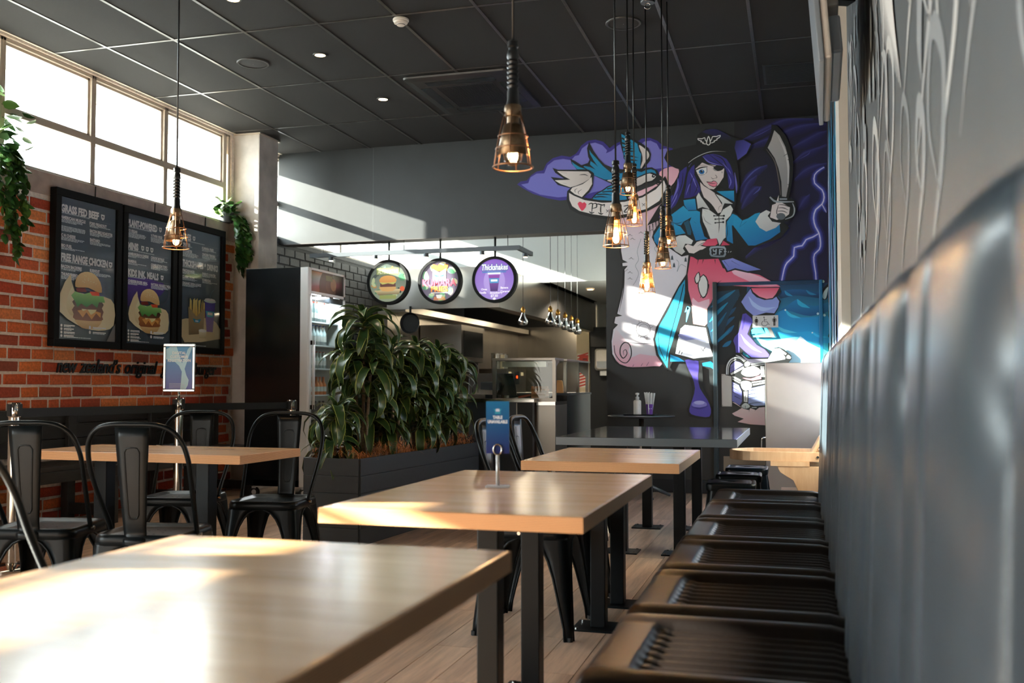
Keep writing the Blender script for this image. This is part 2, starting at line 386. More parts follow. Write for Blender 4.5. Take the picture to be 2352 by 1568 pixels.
for k in range(3): win(8+k, 9.17+1.06*k, 9.17+1.06*(k+1), ZS, ZH+.03, ZT)
# low shopfront window by the entrance (out of frame to the left)
win(11, .45, 1.40, .25, 2.348); win(12, -1.9, .35, .25, 2.348)
struct(MB().box(XL-.12, XL-.02, .35, .45, .25, 2.348), 'trim_1', m_frame)
struct(MB().box(XL-.1, XL-.03, -1.9, 1.40, 2.19, 2.204), 'trim_2', m_frame)
# eave outside
struct(MB().box(XL-.55, XL-.12, 2.2, 13.0, 3.565, 3.62), 'trim_3', m_white, label='white soffit outside the windows')
struct(MB().box(XL-.58, XL-.55, 2.2, 13.0, 3.553, 3.72), 'trim_4', mat('grey_fascia', '#c9cbcb', .6))
# column
struct(MB().box(XL-.05, -5.19, 8.79, 9.165, 0, ZC-.012), 'wall_pillar', m_colm, bevel=.008, label='grey rendered pillar beside the windows')
struct(MB().box(XL-.05, -5.175, 8.775, 9.18, ZC-.014, ZC), 'trim_5', m_frame)
# ---- back wall
bw = struct(MB().box(XL-.02, -1.822, YB, YB+.2, 2.585, ZC+.012).box(-1.822, -.745, YB, YB+.2, 0, ZC+.012).box(-.745, XR+.2, YB, YB+.2, 2.0, ZC+.012).box(.215, XR+.2, YB, YB+.2, 0, 2.0), 'wall_back', m_black, label='charcoal back wall and bulkhead over the kitchen')
MB().box(XL+.05, -1.83, YB-.003, YB+.2, 2.58, 2.5855).build('bulkhead_edge', mat('bulkhead_edge_brown', '#4a4340', .5), bw)
MB().box(-4.353, -4.351, YB-.0005, YB+.01, 2.585, ZC).build('panel_joint', mat('panel_joint_grey', '#6d7275', .6), bw)
MB().box(-1.8235, -1.8205, YB-.0005, YB+.01, 0, ZC).build('panel_joint', m_blkm, bw)
dr = struct(MB().box(-.735, .205, YB+.001, YB+.05, .004, 1.99), 'door_1', m_black, label='toilet door painted over by the mural')
m_jamb = mat('door_frame_dark', '#20343c', .35)
struct(MB().box(-.775, -.735, YB-.075, YB+.05, 0, 2.03), 'trim_6', m_jamb, bevel=.004)
struct(MB().box(-.735, .205, YB-.02, YB+.05, 1.995, 2.03), 'trim_7', mat('door_head_blue', '#123a58', .35), bevel=.004)
struct(MB().box(.205, .235, YB-.03, YB+.05, 0, 2.03), 'trim_8', mat('door_frame_blue', '#1c6f9c', .35), bevel=.004)
struct(MB().box(-1.822, -.78, YB-.014, YB-.0005, 0, .13), 'baseboard_back', m_blkm, bevel=.004)
MB().box(-.69, .18, YB-.004, YB+.001, .15, .36).build('kick_plate', m_steel, dr)
# ---- right wall
m_rw = mat('grey_mural_ground', '#4c5155', .5, ns=2, na=.1)
wr = struct(MB().box(XR, XR+.2, -2.6, YB+.2, 0, ZC+.012), 'wall_right', m_rw, label='grey wall above the bench with swirling painted pattern')
MB().box(XR-.05, XR, 6.0, 6.5, 0, ZC).build('post', mat('cream_post', '#cfc9bf', .6), wr)
MB().box(XR-.02, XR, 6.5, 6.72, 0, ZC).build('frame_strip', m_blkm, wr)  # black frame strip next to the cream post
struct(MB().box(XL-.25, XR+.2, -2.8, -2.6, 2.5, ZC+.2).box(XL-.25, XL+.4, -2.8, -2.6, -.1, 2.5).box(-3.2, XR+.2, -2.8, -2.6, -.1, 2.5), 'wall_front', mat('entrance_wall_paint', '#4a4845', .7), label='shopfront wall with a doorway behind the viewer')
# ---- kitchen shell
struct(MB().box(XL, -1.6, 12.3, 12.42, 2.36, ZC+.01), 'wall_kitchen_bulkhead', m_white, label='white upper wall inside the kitchen')
struct(MB().box(-3.05, -1.6, 12.42, 16.0, 2.36, 2.42), 'ceiling_kitchen', m_white)
struct(MB().box(-4.62, -4.5, 10.45, 16.0, 0, 1.93), 'wall_kitchen_left', m_steel, label='steel splashback behind the cooking line')
kr = struct(MB().box(XL, -1.6, 16.0, 16.2, 0, ZC), 'wall_kitchen_rear', m_blkm, label='rear kitchen wall')
MB().box(-4.5, -3.49, 15.98, 16.0, 0, 2.0).build('steel_panel', m_steel, kr)
MB().box(-3.49, -3.28, 15.93, 16.0, 0, 2.4).build('cream_post', m_cream, kr)
MB().box(-3.2, -1.6, 15.97, 16.0, 1.95, 2.4).build('white_panel', m_white, kr)
struct(MB().box(-1.822, -1.62, YB+.2, 16.0, 0, ZC), 'wall_kitchen_right', m_white, label='white wall at the kitchen side')

# ---- outside: pavement, and an unseen building added to dim sky reflections
struct(MB().box(-45, 25, -45, 35, -.3, -.15), 'ground', mat('pale_pavement', '#9a968f', .9, ns=.6, na=.1), label='pavement outside')
struct(MB().box(-16, 14, -17, -16, -.15, 7.5), 'wall_sky_blocker', mat('blocker_facade', '#8c847a', .9, ns=.4, na=.15), label='unseen building added across the street to dim sky reflections')
# ================================================================== tables, chairs, stools, benches
m_ply = wood('oak_tabletop', '#c8945f', '#eabb8a', .24, (1.6, 18., 18.), coat=.25)
m_blksteel = mat('black_powder_coat', '#0e1215', .36, .0, spec=.15, bump=.05, bs=500)
m_chair = mat('satin_black_steel', '#0b1013', .3, .0, ns=20, na=.1, spec=.16)
def ply_edge():
    m = mat('ply_edge_layers', '#b78f68', .55, spec=.2); n = m.node_tree.nodes; L = m.node_tree.links
    tc = n.new('ShaderNodeTexCoord'); w = n.new('ShaderNodeTexWave'); w.wave_type = 'BANDS'; w.bands_direction = 'Z'; w.inputs['Scale'].default_value = 75; w.inputs['Distortion'].default_value = .4
    r = n.new('ShaderNodeValToRGB'); r.color_ramp.elements[0].color = (*lin('#b07c50'), 1); r.color_ramp.elements[1].color = (*lin('#e6b486'), 1)
    L.new(tc.outputs['Object'], w.inputs[0]); L.new(w.outputs[0], r.inputs[0]); L.new(r.outputs[0], n['Principled BSDF'].inputs['Base Color']); return m
m_edge = ply_edge()
m_lam = mat('dark_grey_laminate', '#2b3136', .1, ns=120, na=.2)
m_lame = mat('grey_edge_band', '#5c666d', .3)
BOLT = MB().cyl((0, 0, 0), (0, 0, .005), .008, n=8).mesh('bolt', m_steelb)
def table(label, x0, x1, y0, y1, posts, top=m_ply, edge=m_edge, th=.042, z=TZ, rz=0., group=None, lx=.065, cat='table'):
    cx, cy = (x0+x1)/2, (y0+y1)/2; hx, hy = (x1-x0)/2, (y1-y0)/2
    t = thing('dining_table', label, cat, (cx, cy, 0), rz, group)
    tp = MB().box(-hx+.003, hx-.003, -hy+.003, hy-.003, z-th, z).build('tabletop', top, t, bevel=.003)
    e = [(-hx, hx, -hy, -hy+.003), (-hx, hx, hy-.003, hy), (-hx, -hx+.003, -hy+.003, hy-.003), (hx-.003, hx, -hy+.003, hy-.003)]
    for a, b, c, d in e: MB().box(a, b, c, d, z-th+.001, z-.0015).build('edge_band', edge, tp)
    for px, py in posts:
        px -= cx; py -= cy
        lg = MB().box(px-lx/2, px+lx/2, py-lx/2, py+lx/2, .008, z-th-.006).build('leg', m_blksteel, t, bevel=.004)
        MB().box(px-.085, px+.085, py-.085, py+.085, z-th-.006, z-th).build('top_plate', m_blksteel, lg)
        bp = MB().box(px-.105, px+.105, py-.09, py+.09, 0, .008).build('base_plate', m_blksteel, t)
        for sx in (-1, 1):
            for sy in (-1, 1): link('bolt', BOLT, bp, (px+sx*.085, py+sy*.07, .008))
    return t
table('nearest wooden table, blurred, cut off by the bottom left corner', -1.31, -.55, .72, 1.90, [(-.88, .95), (-.88, 1.55)])
table('wooden table with the table unavailable sign on it', -1.24, -.515, 2.42, 3.63, [(-.88, 2.82), (-.88, 3.30)])
table('third wooden table along the bench, behind the sign table', -1.155, -.475, 4.14, 5.06, [(-.835, 4.25), (-.835, 4.72)])
table('long dark grey laminate table in front of the mural', -1.46, -.35, 6.05, 7.70, [(-1.07, 6.2), (-.71, 6.2), (-1.07, 7.3), (-.71, 7.3)], m_lam, m_lame, .05, lx=.07)
table('wooden table among four black chairs by the brick wall', -3.70, -2.47, 4.06, 4.62, [(-3.46, 4.36), (-2.85, 4.36)], rz=radians(-1), lx=.075)
# ---- black steel cafe chair
def leg_mesh(sx, sy, lv):
    b = MB(); rows = []
    for z, c, w in lv:
        rc = min(.035, w*.7); P = [(c, c-w), (c, c-(w+rc)/2), (c, c-rc)]
        for k in range(1, 5): q = pi/2*k/5; P.append((c-rc+rc*cos(q), c-rc+rc*sin(q)))
        P += [(c-rc, c), (c-(w+rc)/2, c), (c-w, c)]
        rows.append([(p[0]*sx, p[1]*sy, z) for p in P])
    n = len(rows[0]); o = 0
    for r in rows: b.v += r
    for i in range(len(rows)-1):
        for k in range(n-1): b.f.append((i*n+k, i*n+k+1, (i+1)*n+k+1, (i+1)*n+k))
    b.tube([r[0] for r in rows], .0042, 6); b.tube([r[-1] for r in rows], .0042, 6)
    return b
CLV = [(.412, .181, .176), (.402, .182, .150), (.388, .183, .122), (.36, .185, .098), (.32, .189, .080), (.25, .195, .062), (.16, .203, .047), (.09, .209, .036), (.05, .212, .030), (.0, .216, .029)]
HOLE = MB().cyl((0, 0, 0), (0, 0, .0013), .005, n=8).mesh('drain_hole', m_blkm)
def make_chair(label):
    t = thing('cafe_chair', label, 'chair')
    rs = [rrect(h, h, rr, z) for h, rr, z in ((.03, .02, .434), (.135, .04, .434), (.152, .05, .437), (.166, .055, .446), (.176, .058, .448), (.183, .06, .442), (.186, .06, .43), (.187, .06, .405), (.182, .06, .402))]
    MB().rings(rs, cap0=True).build('seat', m_chair, t, smooth=True, solid=.0)
    for k in range(8):
        a = 2*pi*k/8+.3; rr = .045 if k % 2 else .06
        link('drain_hole', HOLE, t, (rr*cos(a), rr*sin(a), .4335))
    for sx in (-1, 1):
        for sy in (-1, 1):
            l = leg_mesh(sx, sy, CLV).build('leg', m_chair, t, smooth=True, solid=.003)
            MB().cyl((sx*.205, sy*.205, 0), (sx*.205, sy*.205, .018), .0135, n=10).build('rubber_foot', m_blkm, l)
    half = [(.0, -.222, .89), (.09, -.22, .888), (.152, -.212, .87), (.192, -.195, .825), (.209, -.168, .755), (.208, -.135, .67), (.2, -.09, .58), (.19, -.04, .49), (.186, -.012, .43)]
    path = [(-x, y, z) for x, y, z in reversed(half)] + half[1:]
    hp = MB().tube(catmull(path, 5), .0105, 10).build('back_frame', m_chair, t, smooth=True)
    for sx in (-1, 1): MB().cyl((sx*.18, -.012, .43), (sx*.204, -.012, .43), .008, n=8).build('bolt', m_steelb, hp)
    prof = [(.405, -.186, .046), (.425, -.188, .047), (.44, -.178, .047), (.452, -.176, .047), (.48, -.182, .048), (.56, -.192, .053), (.66, -.203, .059), (.76, -.211, .065), (.878, -.22, .072)]
    s = MB().grid(lambda u, v: ((2*v-1)*sp(prof, u)[2], sp(prof, u)[1]-.006*(1-(2*v-1)**2), sp(prof, u)[0]), 24, 6)
    s = s.build('splat', m_chair, t, smooth=True, solid=.004)
    em = []
    for u, w in [(.33, -.62), (.36, -.5)]: pass
    q = []
    for z in [.53+.25*k/10 for k in range(11)]: q.append((.021+.010*(z-.53)/.25, z))
    loop = [(x, z) for x, z in q]+[(.022, .795), (.0, .798), (-.022, .795)]+[(-x, z) for x, z in reversed(q)]+[(-.014, .516), (0, .514), (.014, .516)]
    def ys(z):
        for i in range(len(prof)-1):
            if prof[i][0] <= z <= prof[i+1][0]:
                k = (z-prof[i][0])/(prof[i+1][0]-prof[i][0]); return prof[i][1]*(1-k)+prof[i+1][1]*k-.006
        return -.217
    MB().tube([(x, ys(z), z) for x, z in loop], .0042, 6, closed=True).build('embossed_rim', m_chair, s, smooth=True)
    MB().box(-.17, .17, -.012, .012, .385, .397).build('brace', m_chair, t)
    return t
def sp(P, u):
    f = u*(len(P)-1); i = min(len(P)-2, int(f)); k = f-i
    return tuple(P[i][j]*(1-k)+P[i+1][j]*k for j in range(3))
G = 'black steel cafe chairs'
ch0 = make_chair('black metal chair with its back to the viewer, nearest the steel post'); ch0['group'] = G
ch0.location = (-3.13, 3.60, 0); ch0.rotation_euler = (0, 0, radians(14))
copy_thing(ch0, (-2.58, 3.58, 0), radians(10), 'black metal chair with its back to the viewer, in front of table by bricks', G)
copy_thing(ch0, (-3.24, 4.74, 0), radians(190), 'black metal chair facing the viewer, beside the chrome sign post', G)
copy_thing(ch0, (-2.68, 4.72, 0), radians(188), 'black metal chair facing the viewer, beside the planter box', G)
copy_thing(ch0, (-1.11, 4.19, 0), radians(-90), 'black metal chair pushed in at the third table, nearer of two', G)
copy_thing(ch0, (-1.10, 4.66, 0), radians(-90), 'black metal chair pushed in at the third table, farther of two', G)
copy_thing(ch0, (-1.72, 1.95, 0), radians(-75), 'blurred black metal chair at the far left edge of the picture', G)
# ---- low stools
SLV = [(.415, .135, .13), (.40, .137, .105), (.38, .139, .085), (.34, .144, .068), (.26, .153, .055), (.16, .165, .045), (.07, .176, .035), (.0, .184, .030)]
def make_stool(label):
    t = thing('low_stool', label, 'stool', group='low black stools')
    hole = [(x*1.0, y, z) for x, y, z in rrect(.022, .009, .008, .45)]
    rs = [rrect(.022, .009, .008, .435), hole, rrect(.115, .115, .02, .45), rrect(.12, .12, .022, .446), rrect(.128, .128, .03, .446), rrect(.136, .136, .036, .452), rrect(.146, .146, .04, .448), rrect(.15, .15, .042, .436), rrect(.148, .148, .042, .405)]
    MB().rings(rs).build('seat', m_chair, t, smooth=True)
    for sx in (-1, 1):
        for sy in (-1, 1): leg_mesh(sx, sy, SLV).build('leg', m_chair, t, smooth=True, solid=.003)
    MB().bar((-.15, -.15, .17), (.15, .15, .17), .02, .004).bar((-.15, .15, .165), (.15, -.15, .165), .02, .004).build('cross_brace', m_chair, t)
    return t
st0 = make_stool('low black metal stool nearest the bench end'); st0.location = (-.40, 6.27, 0); st0.rotation_euler = (0, 0, radians(2))
copy_thing(st0, (-.385, 6.85, 0), radians(1), 'low black metal stool in the middle of the row of three')
copy_thing(st0, (-.36, 7.42, 0), 0, 'low black metal stool farthest back in the row of three')
copy_thing(st0, (-1.43, 6.75, 0), radians(3), 'low black metal stool on the aisle side of the dark table')
# ---- upholstered wall bench
m_leath = mat('dark_brown_leather', '#120d0b', .36, spec=.3, bump=.08, bs=160, ns=8, na=.15)
m_leathb = mat('slate_grey_leather', '#353e45', .28, bump=.06, bs=160, ns=8, na=.12)
BX0, BX1, BZ, BEND, PIT_ = -.50, .125, .45, 5.80, .635
bench = thing('wall_bench', 'long tufted leather bench running along the right wall', 'bench', (0, 0, 0))
def seat_h(x, v):                                # v: position inside one unit in metres from its near seam
    u = (x-BX0)
    fr = 1-max(0, 1-u/.075)**2.2                 # front roll
    z = BZ-.20*(1-fr)
    e = min(v, PIT_-v)
    seam = math.exp(-(e/.010)**2)*.018 + math.exp(-(e/.04)**2)*.012
    inside = min(1, max(0, (u-.15)/.045))*min(1, max(0, (v-.09)/.03))*min(1, max(0, (PIT_-.09-v)/.03))
    ribs = .5+.5*cos(2*pi*(v-.105)/((PIT_-.21)/8)+pi)
    z -= seam*min(1, u/.05)
    roll = .012*sin(pi*min(1, max(0, e/.11)))
    z += roll*min(1, u/.1)
    z -= inside*(.022-.009*ribs)
    z -= .006*math.exp(-((u-.165)/.012)**2)*min(1, max(0, (v-.11)/.03))*min(1, max(0, (PIT_-.11-v)/.03))
    z -= .012*max(0, (x-.06)/.065)**2 if x > .06 else 0
    return z
xs = [BX0+.10*(k/14)**1.6 for k in range(15)]+[BX0+.10+.10*k/18 for k in range(1, 19)]+[BX0+.2+(BX1-BX0-.2)*k/8 for k in range(1, 9)]
pad = MB(); nv = 96
for i, x in enumerate(xs):
    for j in range(nv+1): v = PIT_*j/nv; pad.v.append((x, v, seat_h(x, v)))
for i in range(len(xs)-1):
    for j in range(nv): a = i*(nv+1)+j; pad.f.append((a, a+nv+1, a+nv+2, a+1))
o0 = len(pad.v)
for j in range(nv+1):
    v = PIT_*j/nv; zz = seat_h(BX0, v); pad.v += [(BX0+.004, v, zz-.03), (BX0+.012, v, zz-.06), (BX0+.012, v, .17)]
for j in range(nv):
    pad.f.append((j, j+1, o0+3*(j+1), o0+3*j))
    for k in range(2): pad.f.append((o0+3*j+k, o0+3*(j+1)+k, o0+3*(j+1)+k+1, o0+3*j+k+1))
pad_me = pad.mesh('seat_pad', m_leath, True)
for k in range(9): link('seat_pad', pad_me, bench, (0, BEND-PIT_*(k+1), 0))
ecap = MB()
for x in xs: ecap.v += [(x, BEND, seat_h(x, 0)), (x, BEND+.012, seat_h(x, 0)-.02), (x, BEND+.014, .17)]
for i in range(len(xs)-1):
    for k in range(2): a = 3*i+k; ecap.f.append((a, a+3, a+4, a+1))
ecap.build('seat_end', m_leath, bench, smooth=True)
MB().box(BX0+.03, BX1+.15, BEND-PIT_*9, BEND, 0, .18).build('base', m_blkm, bench)
def back_x(z, v):
    e = min(v, PIT_-v); t = (z-.40)/.80
    x = .118+.03*t
    seam = math.exp(-(e/.010)**2)*.02
    pil = .05*sqrt(max(0, 1-(1-e/(PIT_/2))**4))-.03
    tuck = math.exp(-((z-1.07)/.045)**2)*math.exp(-(e/.05)**2)*.045
    mid = math.exp(-((v-PIT_*.5)/.02)**2)*.012
    return x+seam-pil+tuck+mid
bk = MB(); NZ = 44; NV = 72
def bpt(k, v):
    if k <= 34: z = .40+(1.16-.40)*k/34; return (back_x(z, v), v, z)
    a = (k-34)/10*pi*.9; x0 = back_x(1.16, v); R_ = .075
    e = min(v, PIT_-v); sm_ = math.exp(-(e/.016)**2)*.014
    return (x0+R_-R_*cos(a)-sm_*sin(a)*.0, v, 1.16+(R_-sm_)*sin(a))
for k in range(NZ+1):
    for j in range(NV+1): bk.v.append(bpt(k, PIT_*j/NV))
for k in range(NZ):
    for j in range(NV): a = k*(NV+1)+j; bk.f.append((a, a+1, a+NV+2, a+NV+1))
bk_me = bk.mesh('back_pad', m_leathb, True)
for k in range(9): link('back_pad', bk_me, bench, (0, BEND-PIT_*(k+1)+.05, 0))
ev = [bpt(k, 0) for k in range(NZ+1)]; yE = BEND+.05
MB().add([(p[0], yE, p[2]) for p in ev]+[(XR-.002, yE+.004, p[2]) for p in ev], [(k, k+1, NZ+1+k+1, NZ+1+k) for k in range(NZ)]).build('back_end', m_leathb, bench)
MB().box(.25, XR-.001, BEND-PIT_*9, yE, .1, 1.2).build('back_board', m_blkm, bench)
# ---- dark slatted bench against the brick wall
m_dwood = wood('black_stained_timber', '#171614', '#2a2724', .5, (20., 2., 20.))
m_pine = wood('raw_pine', '#a8764c', '#c79463', .6, (20., 2., 20.))
sb = thing('timber_bench', 'black stained timber bench with a high slatted back below the menu boards', 'bench', (-5.2, 6.9, 0))
y0, y1 = -1.52, 1.52
for k in range(3): MB().box(-.235, -.205, y0, y1, .52+.115*k, .63+.115*k).build('back_slat', m_dwood, sb, bevel=.004)
for k in range(3): MB().box(-.20+.145*k, -.065+.145*k, y0, y1, .44, .475).build('seat_slat', m_dwood, sb, bevel=.004)
MB().box(.2, .23, y0, y1, .36, .44).build('front_rail', m_dwood, sb, bevel=.003)
MB().box(-.2, -.17, y0, y1, .34, .40).build('rear_rail', m_pine, sb)
for y in (y0+.06, -.5, .5, y1-.06):
    l = MB(); l.box(.16, .225, y-.04, y+.04, 0, .44); l.build('leg', m_dwood, sb, bevel=.003)
    MB().box(-.235, -.17, y-.04, y+.04, 0, .86).build('rear_leg', m_dwood, sb, bevel=.003)
    MB().box(-.17, .16, y-.03, y+.03, .06, .14).build('foot_rail', m_dwood, sb)
# ================================================================== painted mural on the back wall
SK = '#d6cac6'
m_paint = mat('mural_paint', rough=.55, attr=True)
mur = thing('mural', 'painted mural of a sword waving pirate woman beside a stormy sea', 'mural', (0, YB-.001, 1.8))
def wallpt(px, py, d):
    p = at(px, py, Y=YB-.001); return (p.x, -d, p.z-1.8)
A = Art(wallpt, k=1.1)
FA, FB, FC, FD = (1180, 280, .2041), (1500, 280, .21683), (1380, 560, .28067), (1640, 780, .14032)
FE, FF, FG, FH = (1440, 420, .14028), (1640, 620, .15309), (1320, 300, .10843), (1390, 560, .19126)
BK = '#0b1012'
# --- stormy sky
A.mx = FB
A.poly([(860, -40), (1842, -40), (1850, 1740), (860, 1740)], '#101216', '#15153c', [(870, 0), (1250, 0)])
cl = [[(930, 190), (1060, 130), (1240, 40), (1420, -30), (1700, -40)], [(1000, 260), (1150, 200), (1300, 150), (1500, 60), (1700, 20), (1840, 10)], [(920, 700), (1010, 570), (1110, 490), (1210, 450)], [(940, 900), (1000, 790), (1080, 700), (1150, 680)], [(1480, 420), (1600, 330), (1700, 290), (1840, 230)], [(1500, 600), (1610, 510), (1720, 460), (1840, 430)], [(980, 1420), (1130, 1290), (1260, 1220), (1400, 1130), (1450, 1090)], [(1540, 920), (1600, 820), (1660, 760)], [(1100, 560), (1000, 650), (930, 830)], [(1480, 260), (1600, 200), (1750, 120), (1840, 90)]]
for w, c in ((120, '#161640'), (90, '#19194a'), (62, '#1e1e56'), (36, '#262662'), (16, '#33336f')):
    for i, P in enumerate(cl): A.stroke([(x, y+w*.22) for x, y in P], w*(1 if i % 2 else .8), c, (.15, .15))
for P, w, c in [([(960, 640), (1060, 530), (1140, 480)], 12, '#4a5296'), ([(1060, 770), (1120, 720), (1135, 690)], 14, '#4a5296'), ([(1540, 400), (1640, 345), (1665, 310)], 8, '#43438a'), ([(1740, 290), (1842, 250)], 16, '#5a4a86'), ([(1060, 160), (1150, 122), (1260, 62)], 9, '#43438a')]: A.stroke(P, w, c, (.1, .1))
A.build('storm_sky', m_paint, mur)
main = [(1815, 480), (1770, 505), (1712, 560), (1712, 650), (1790, 720), (1812, 800), (1788, 872), (1722, 930), (1700, 1020), (1720, 1110), (1758, 1180), (1774, 1280), (1762, 1350), (1710, 1400), (1702, 1480), (1722, 1600), (1730, 1740)]
br = [(1758, 1180), (1690, 1220), (1620, 1248), (1580, 1310), (1497, 1330), (1490, 1420), (1420, 1490), (1388, 1560), (1360, 1700)]
for w, c in ((110, '#1e1e58'), (70, '#33388a'), (36, '#5a62b8'), (12, '#d6d2f4')):
    A.stroke(main, w, c, (.5, .6), 2); A.stroke(br, w*.9, c, (.9, .7), 2); A.stroke([(1788, 872), (1815, 920), (1835, 960)], w*.6, c, (1, .3), 2)
A.build('lightning', m_paint, mur)
# --- sea
A.mx = FF
A.poly([(60, 192), (1712, 192), (1716, 1420), (60, 1420)], '#0b3358', '#35b4d8')
A.poly([(60, 192), (500, 192), (420, 1420), (60, 1420)], '#0c1a20')
for P, a, b in [([(980, 330), (1180, 290), (1400, 300), (1540, 340), (1712, 280), (1712, 420), (1400, 400), (1200, 380), (1000, 430)], '#125a8c', '#0a2c48'),
    ([(960, 620), (1120, 520), (1240, 440), (1330, 500), (1530, 540), (1712, 480), (1712, 620), (1450, 690), (1250, 650), (1060, 590)], '#1379ac', '#0b4a78'),
    ([(900, 700), (1060, 590), (1150, 660), (1300, 710), (1530, 700), (1712, 690), (1716, 980), (1300, 1000), (1000, 900)], '#1583ba', '#1792c8'),
    ([(820, 840), (950, 840), (1080, 900), (1300, 930), (1460, 920), (1716, 1000), (1716, 1100), (1440, 1060), (1240, 1070), (1000, 1010)], '#1ea3cf', '#1a8fc6'),
    ([(600, 1040), (800, 1060), (1100, 1020), (1300, 1000), (1400, 1080), (1560, 1160), (1716, 1230), (1716, 1420), (700, 1420)], '#69d3e4', '#a9dcea'),
    ([(1100, 1200), (1220, 1100), (1295, 995), (1400, 1080), (1560, 1160), (1640, 1220), (1640, 1420), (1120, 1420)], '#cfdfe8', '#b2d9e8')]: A.poly(P, a, b, sm=2)
for P, w, c in [([(1060, 310), (1100, 360), (1180, 390)], 40, '#2487b4'), ([(1380, 300), (1440, 350), (1540, 370)], 34, '#1f7ba8'), ([(1250, 440), (1300, 510), (1440, 570)], 60, '#27a6cc'), ([(1070, 600), (1150, 680), (1300, 720)], 44, '#38b8d8'), ([(950, 840), (1050, 910), (1240, 940)], 46, '#55c6df'), ([(1470, 930), (1560, 990), (1712, 1010)], 34, '#34b4dc'), ([(1250, 1100), (1300, 1060), (1330, 1050)], 40, '#e6d6e0')]: A.stroke(P, w, c, (.2, .05))
for x, y, r in ((1070, 600, 14), (1635, 172, 22), (1612, 512, 18), (1558, 655, 18), (1655, 678, 20), (1475, 940, 12)): A.ell(x, y, r, r*1.0, '#c8e4ee', n=14)
A.poly([(1600, 380), (1640, 270), (1712, 200), (1712, 270), (1690, 440), (1620, 450)], BK); A.poly([(1625, 400), (1650, 320), (1712, 250), (1705, 320), (1680, 420), (1650, 435)], '#bcd4da', sm=2)
for P, w, c in [([(100, 660), (230, 520), (330, 420), (380, 300)], 70, '#0c5a86'), ([(90, 780), (250, 640), (330, 560)], 50, '#0a4668'), ([(110, 900), (230, 760), (310, 700)], 50, '#0b4f74'), ([(100, 1030), (220, 920), (300, 830)], 56, '#0e5f88'), ([(130, 1150), (200, 1110), (260, 1060)], 60, '#0e6c98'), ([(120, 330), (200, 310)], 60, '#0b3c5c')]: A.stroke(P, w, c, (.2, .2))
A.build('sea', m_paint, mur)
# --- purple cloud
A.mx = FA
A.poly([(40, 705), (80, 670), (150, 660), (200, 600), (260, 560), (335, 545), (370, 470), (440, 410), (540, 380), (640, 395), (700, 360), (725, 330), (760, 270), (830, 215), (920, 200), (1010, 225), (1080, 295), (1150, 245), (1220, 215), (1400, 220), (1440, 190), (1530, 180), (1620, 215), (1680, 270), (1790, 300), (1790, 560), (1500, 620), (1200, 800), (640, 875), (520, 885), (380, 860), (220, 810), (110, 750)], '#352b82')
A.poly([(85, 705), (165, 690), (190, 625), (260, 582), (345, 580), (382, 490), (460, 432), (560, 418), (650, 432), (690, 385), (735, 375), (770, 300), (840, 248), (920, 235), (1000, 265), (1052, 322), (1040, 355), (1100, 328), (1180, 262), (1260, 235), (1430, 258), (1470, 222), (1540, 212), (1610, 245), (1645, 312), (1720, 298), (1745, 330), (1740, 510), (1400, 560), (1100, 800), (640, 838), (500, 850), (300, 820), (160, 760)], '#7a78c8', '#6a6aba')
A.poly([(790, 850), (850, 808), (960, 780), (1110, 770), (1110, 800), (900, 860)], '#382c86', sm=2)
A.build('cloud', m_paint, mur)
# --- map scroll
A.mx = FC
SC = [(160, -340), (168, 60), (180, 130), (222, 152), (178, 158), (180, 182), (222, 180), (196, 210), (188, 340), (172, 430), (136, 572), (178, 588), (122, 598), (112, 648), (142, 660), (104, 700), (90, 800), (96, 900), (128, 955), (190, 995), (262, 1008), (440, 1000), (500, 985), (500, 720), (660, 350), (760, 100), (690, 30), (600, -60), (600, -330)]
A.poly([(x+(-14 if x < 300 else 0), y+(14 if y > 900 else 0)) for x, y in SC], BK)
A.poly(SC, '#dcaebb', '#d6d2d8', [(300, -250), (300, 60)])
A.poly([(96, 820), (110, 740), (130, 700), (180, 760), (260, 820), (480, 830), (500, 985), (440, 1000), (262, 1008), (190, 995), (128, 955)], '#d9cdd2', '#d99cae', sm=2)
A.poly([(240, 830), (480, 835), (490, 920), (320, 900), (250, 930)], '#e2dde0', '#c9c2ca', sm=2)
for P, w in [([(110, 830), (120, 900), (165, 960), (215, 970), (250, 910), (240, 830), (200, 805), (165, 840), (160, 900), (185, 935), (215, 900), (205, 865), (185, 880), (190, 910)], 9), ([(215, 805), (320, 815), (480, 812)], 4), ([(195, 220), (190, 340), (180, 420), (150, 560)], 7), ([(200, 225), (225, 205)], 6), ([(262, 1005), (272, 985)], 7), ([(330, 1000), (345, 975)], 6), ([(375, 998), (395, 965)], 6), ([(380, 760), (350, 830)], 3)]: A.stroke(P, w, BK, (.6, .3))
A.stroke([(347+58*cos(q), 697+58*sin(q)) for q in [2*pi*i/24 for i in range(24)]], 4, '#3a3c40', sm=0, closed=True)
A.stroke([(352+42*cos(q), 697+42*sin(q)) for q in [2*pi*i/20 for i in range(20)]], 3, '#6a6c70', sm=0, closed=True)
for k in range(8):
    a = 2*pi*k/8-.35; A.stroke([(347+62*cos(a-.2), 697+62*sin(a-.2)), (347+104*cos(a), 697+104*sin(a)), (347+62*cos(a+.2), 697+62*sin(a+.2))], 3, '#2c2e32', sm=0)
for P in [[(330, -40), (300, 60), (310, 130), (285, 180), (310, 240), (290, 300), (265, 340)], [(450, -60), (470, 0), (440, 40), (480, 90), (520, 130)], [(620, 130), (640, 160), (625, 230), (655, 170), (700, 190)], [(250, 380), (280, 420), (270, 520), (300, 570)]]: A.stroke(P, 3, '#6f8088')
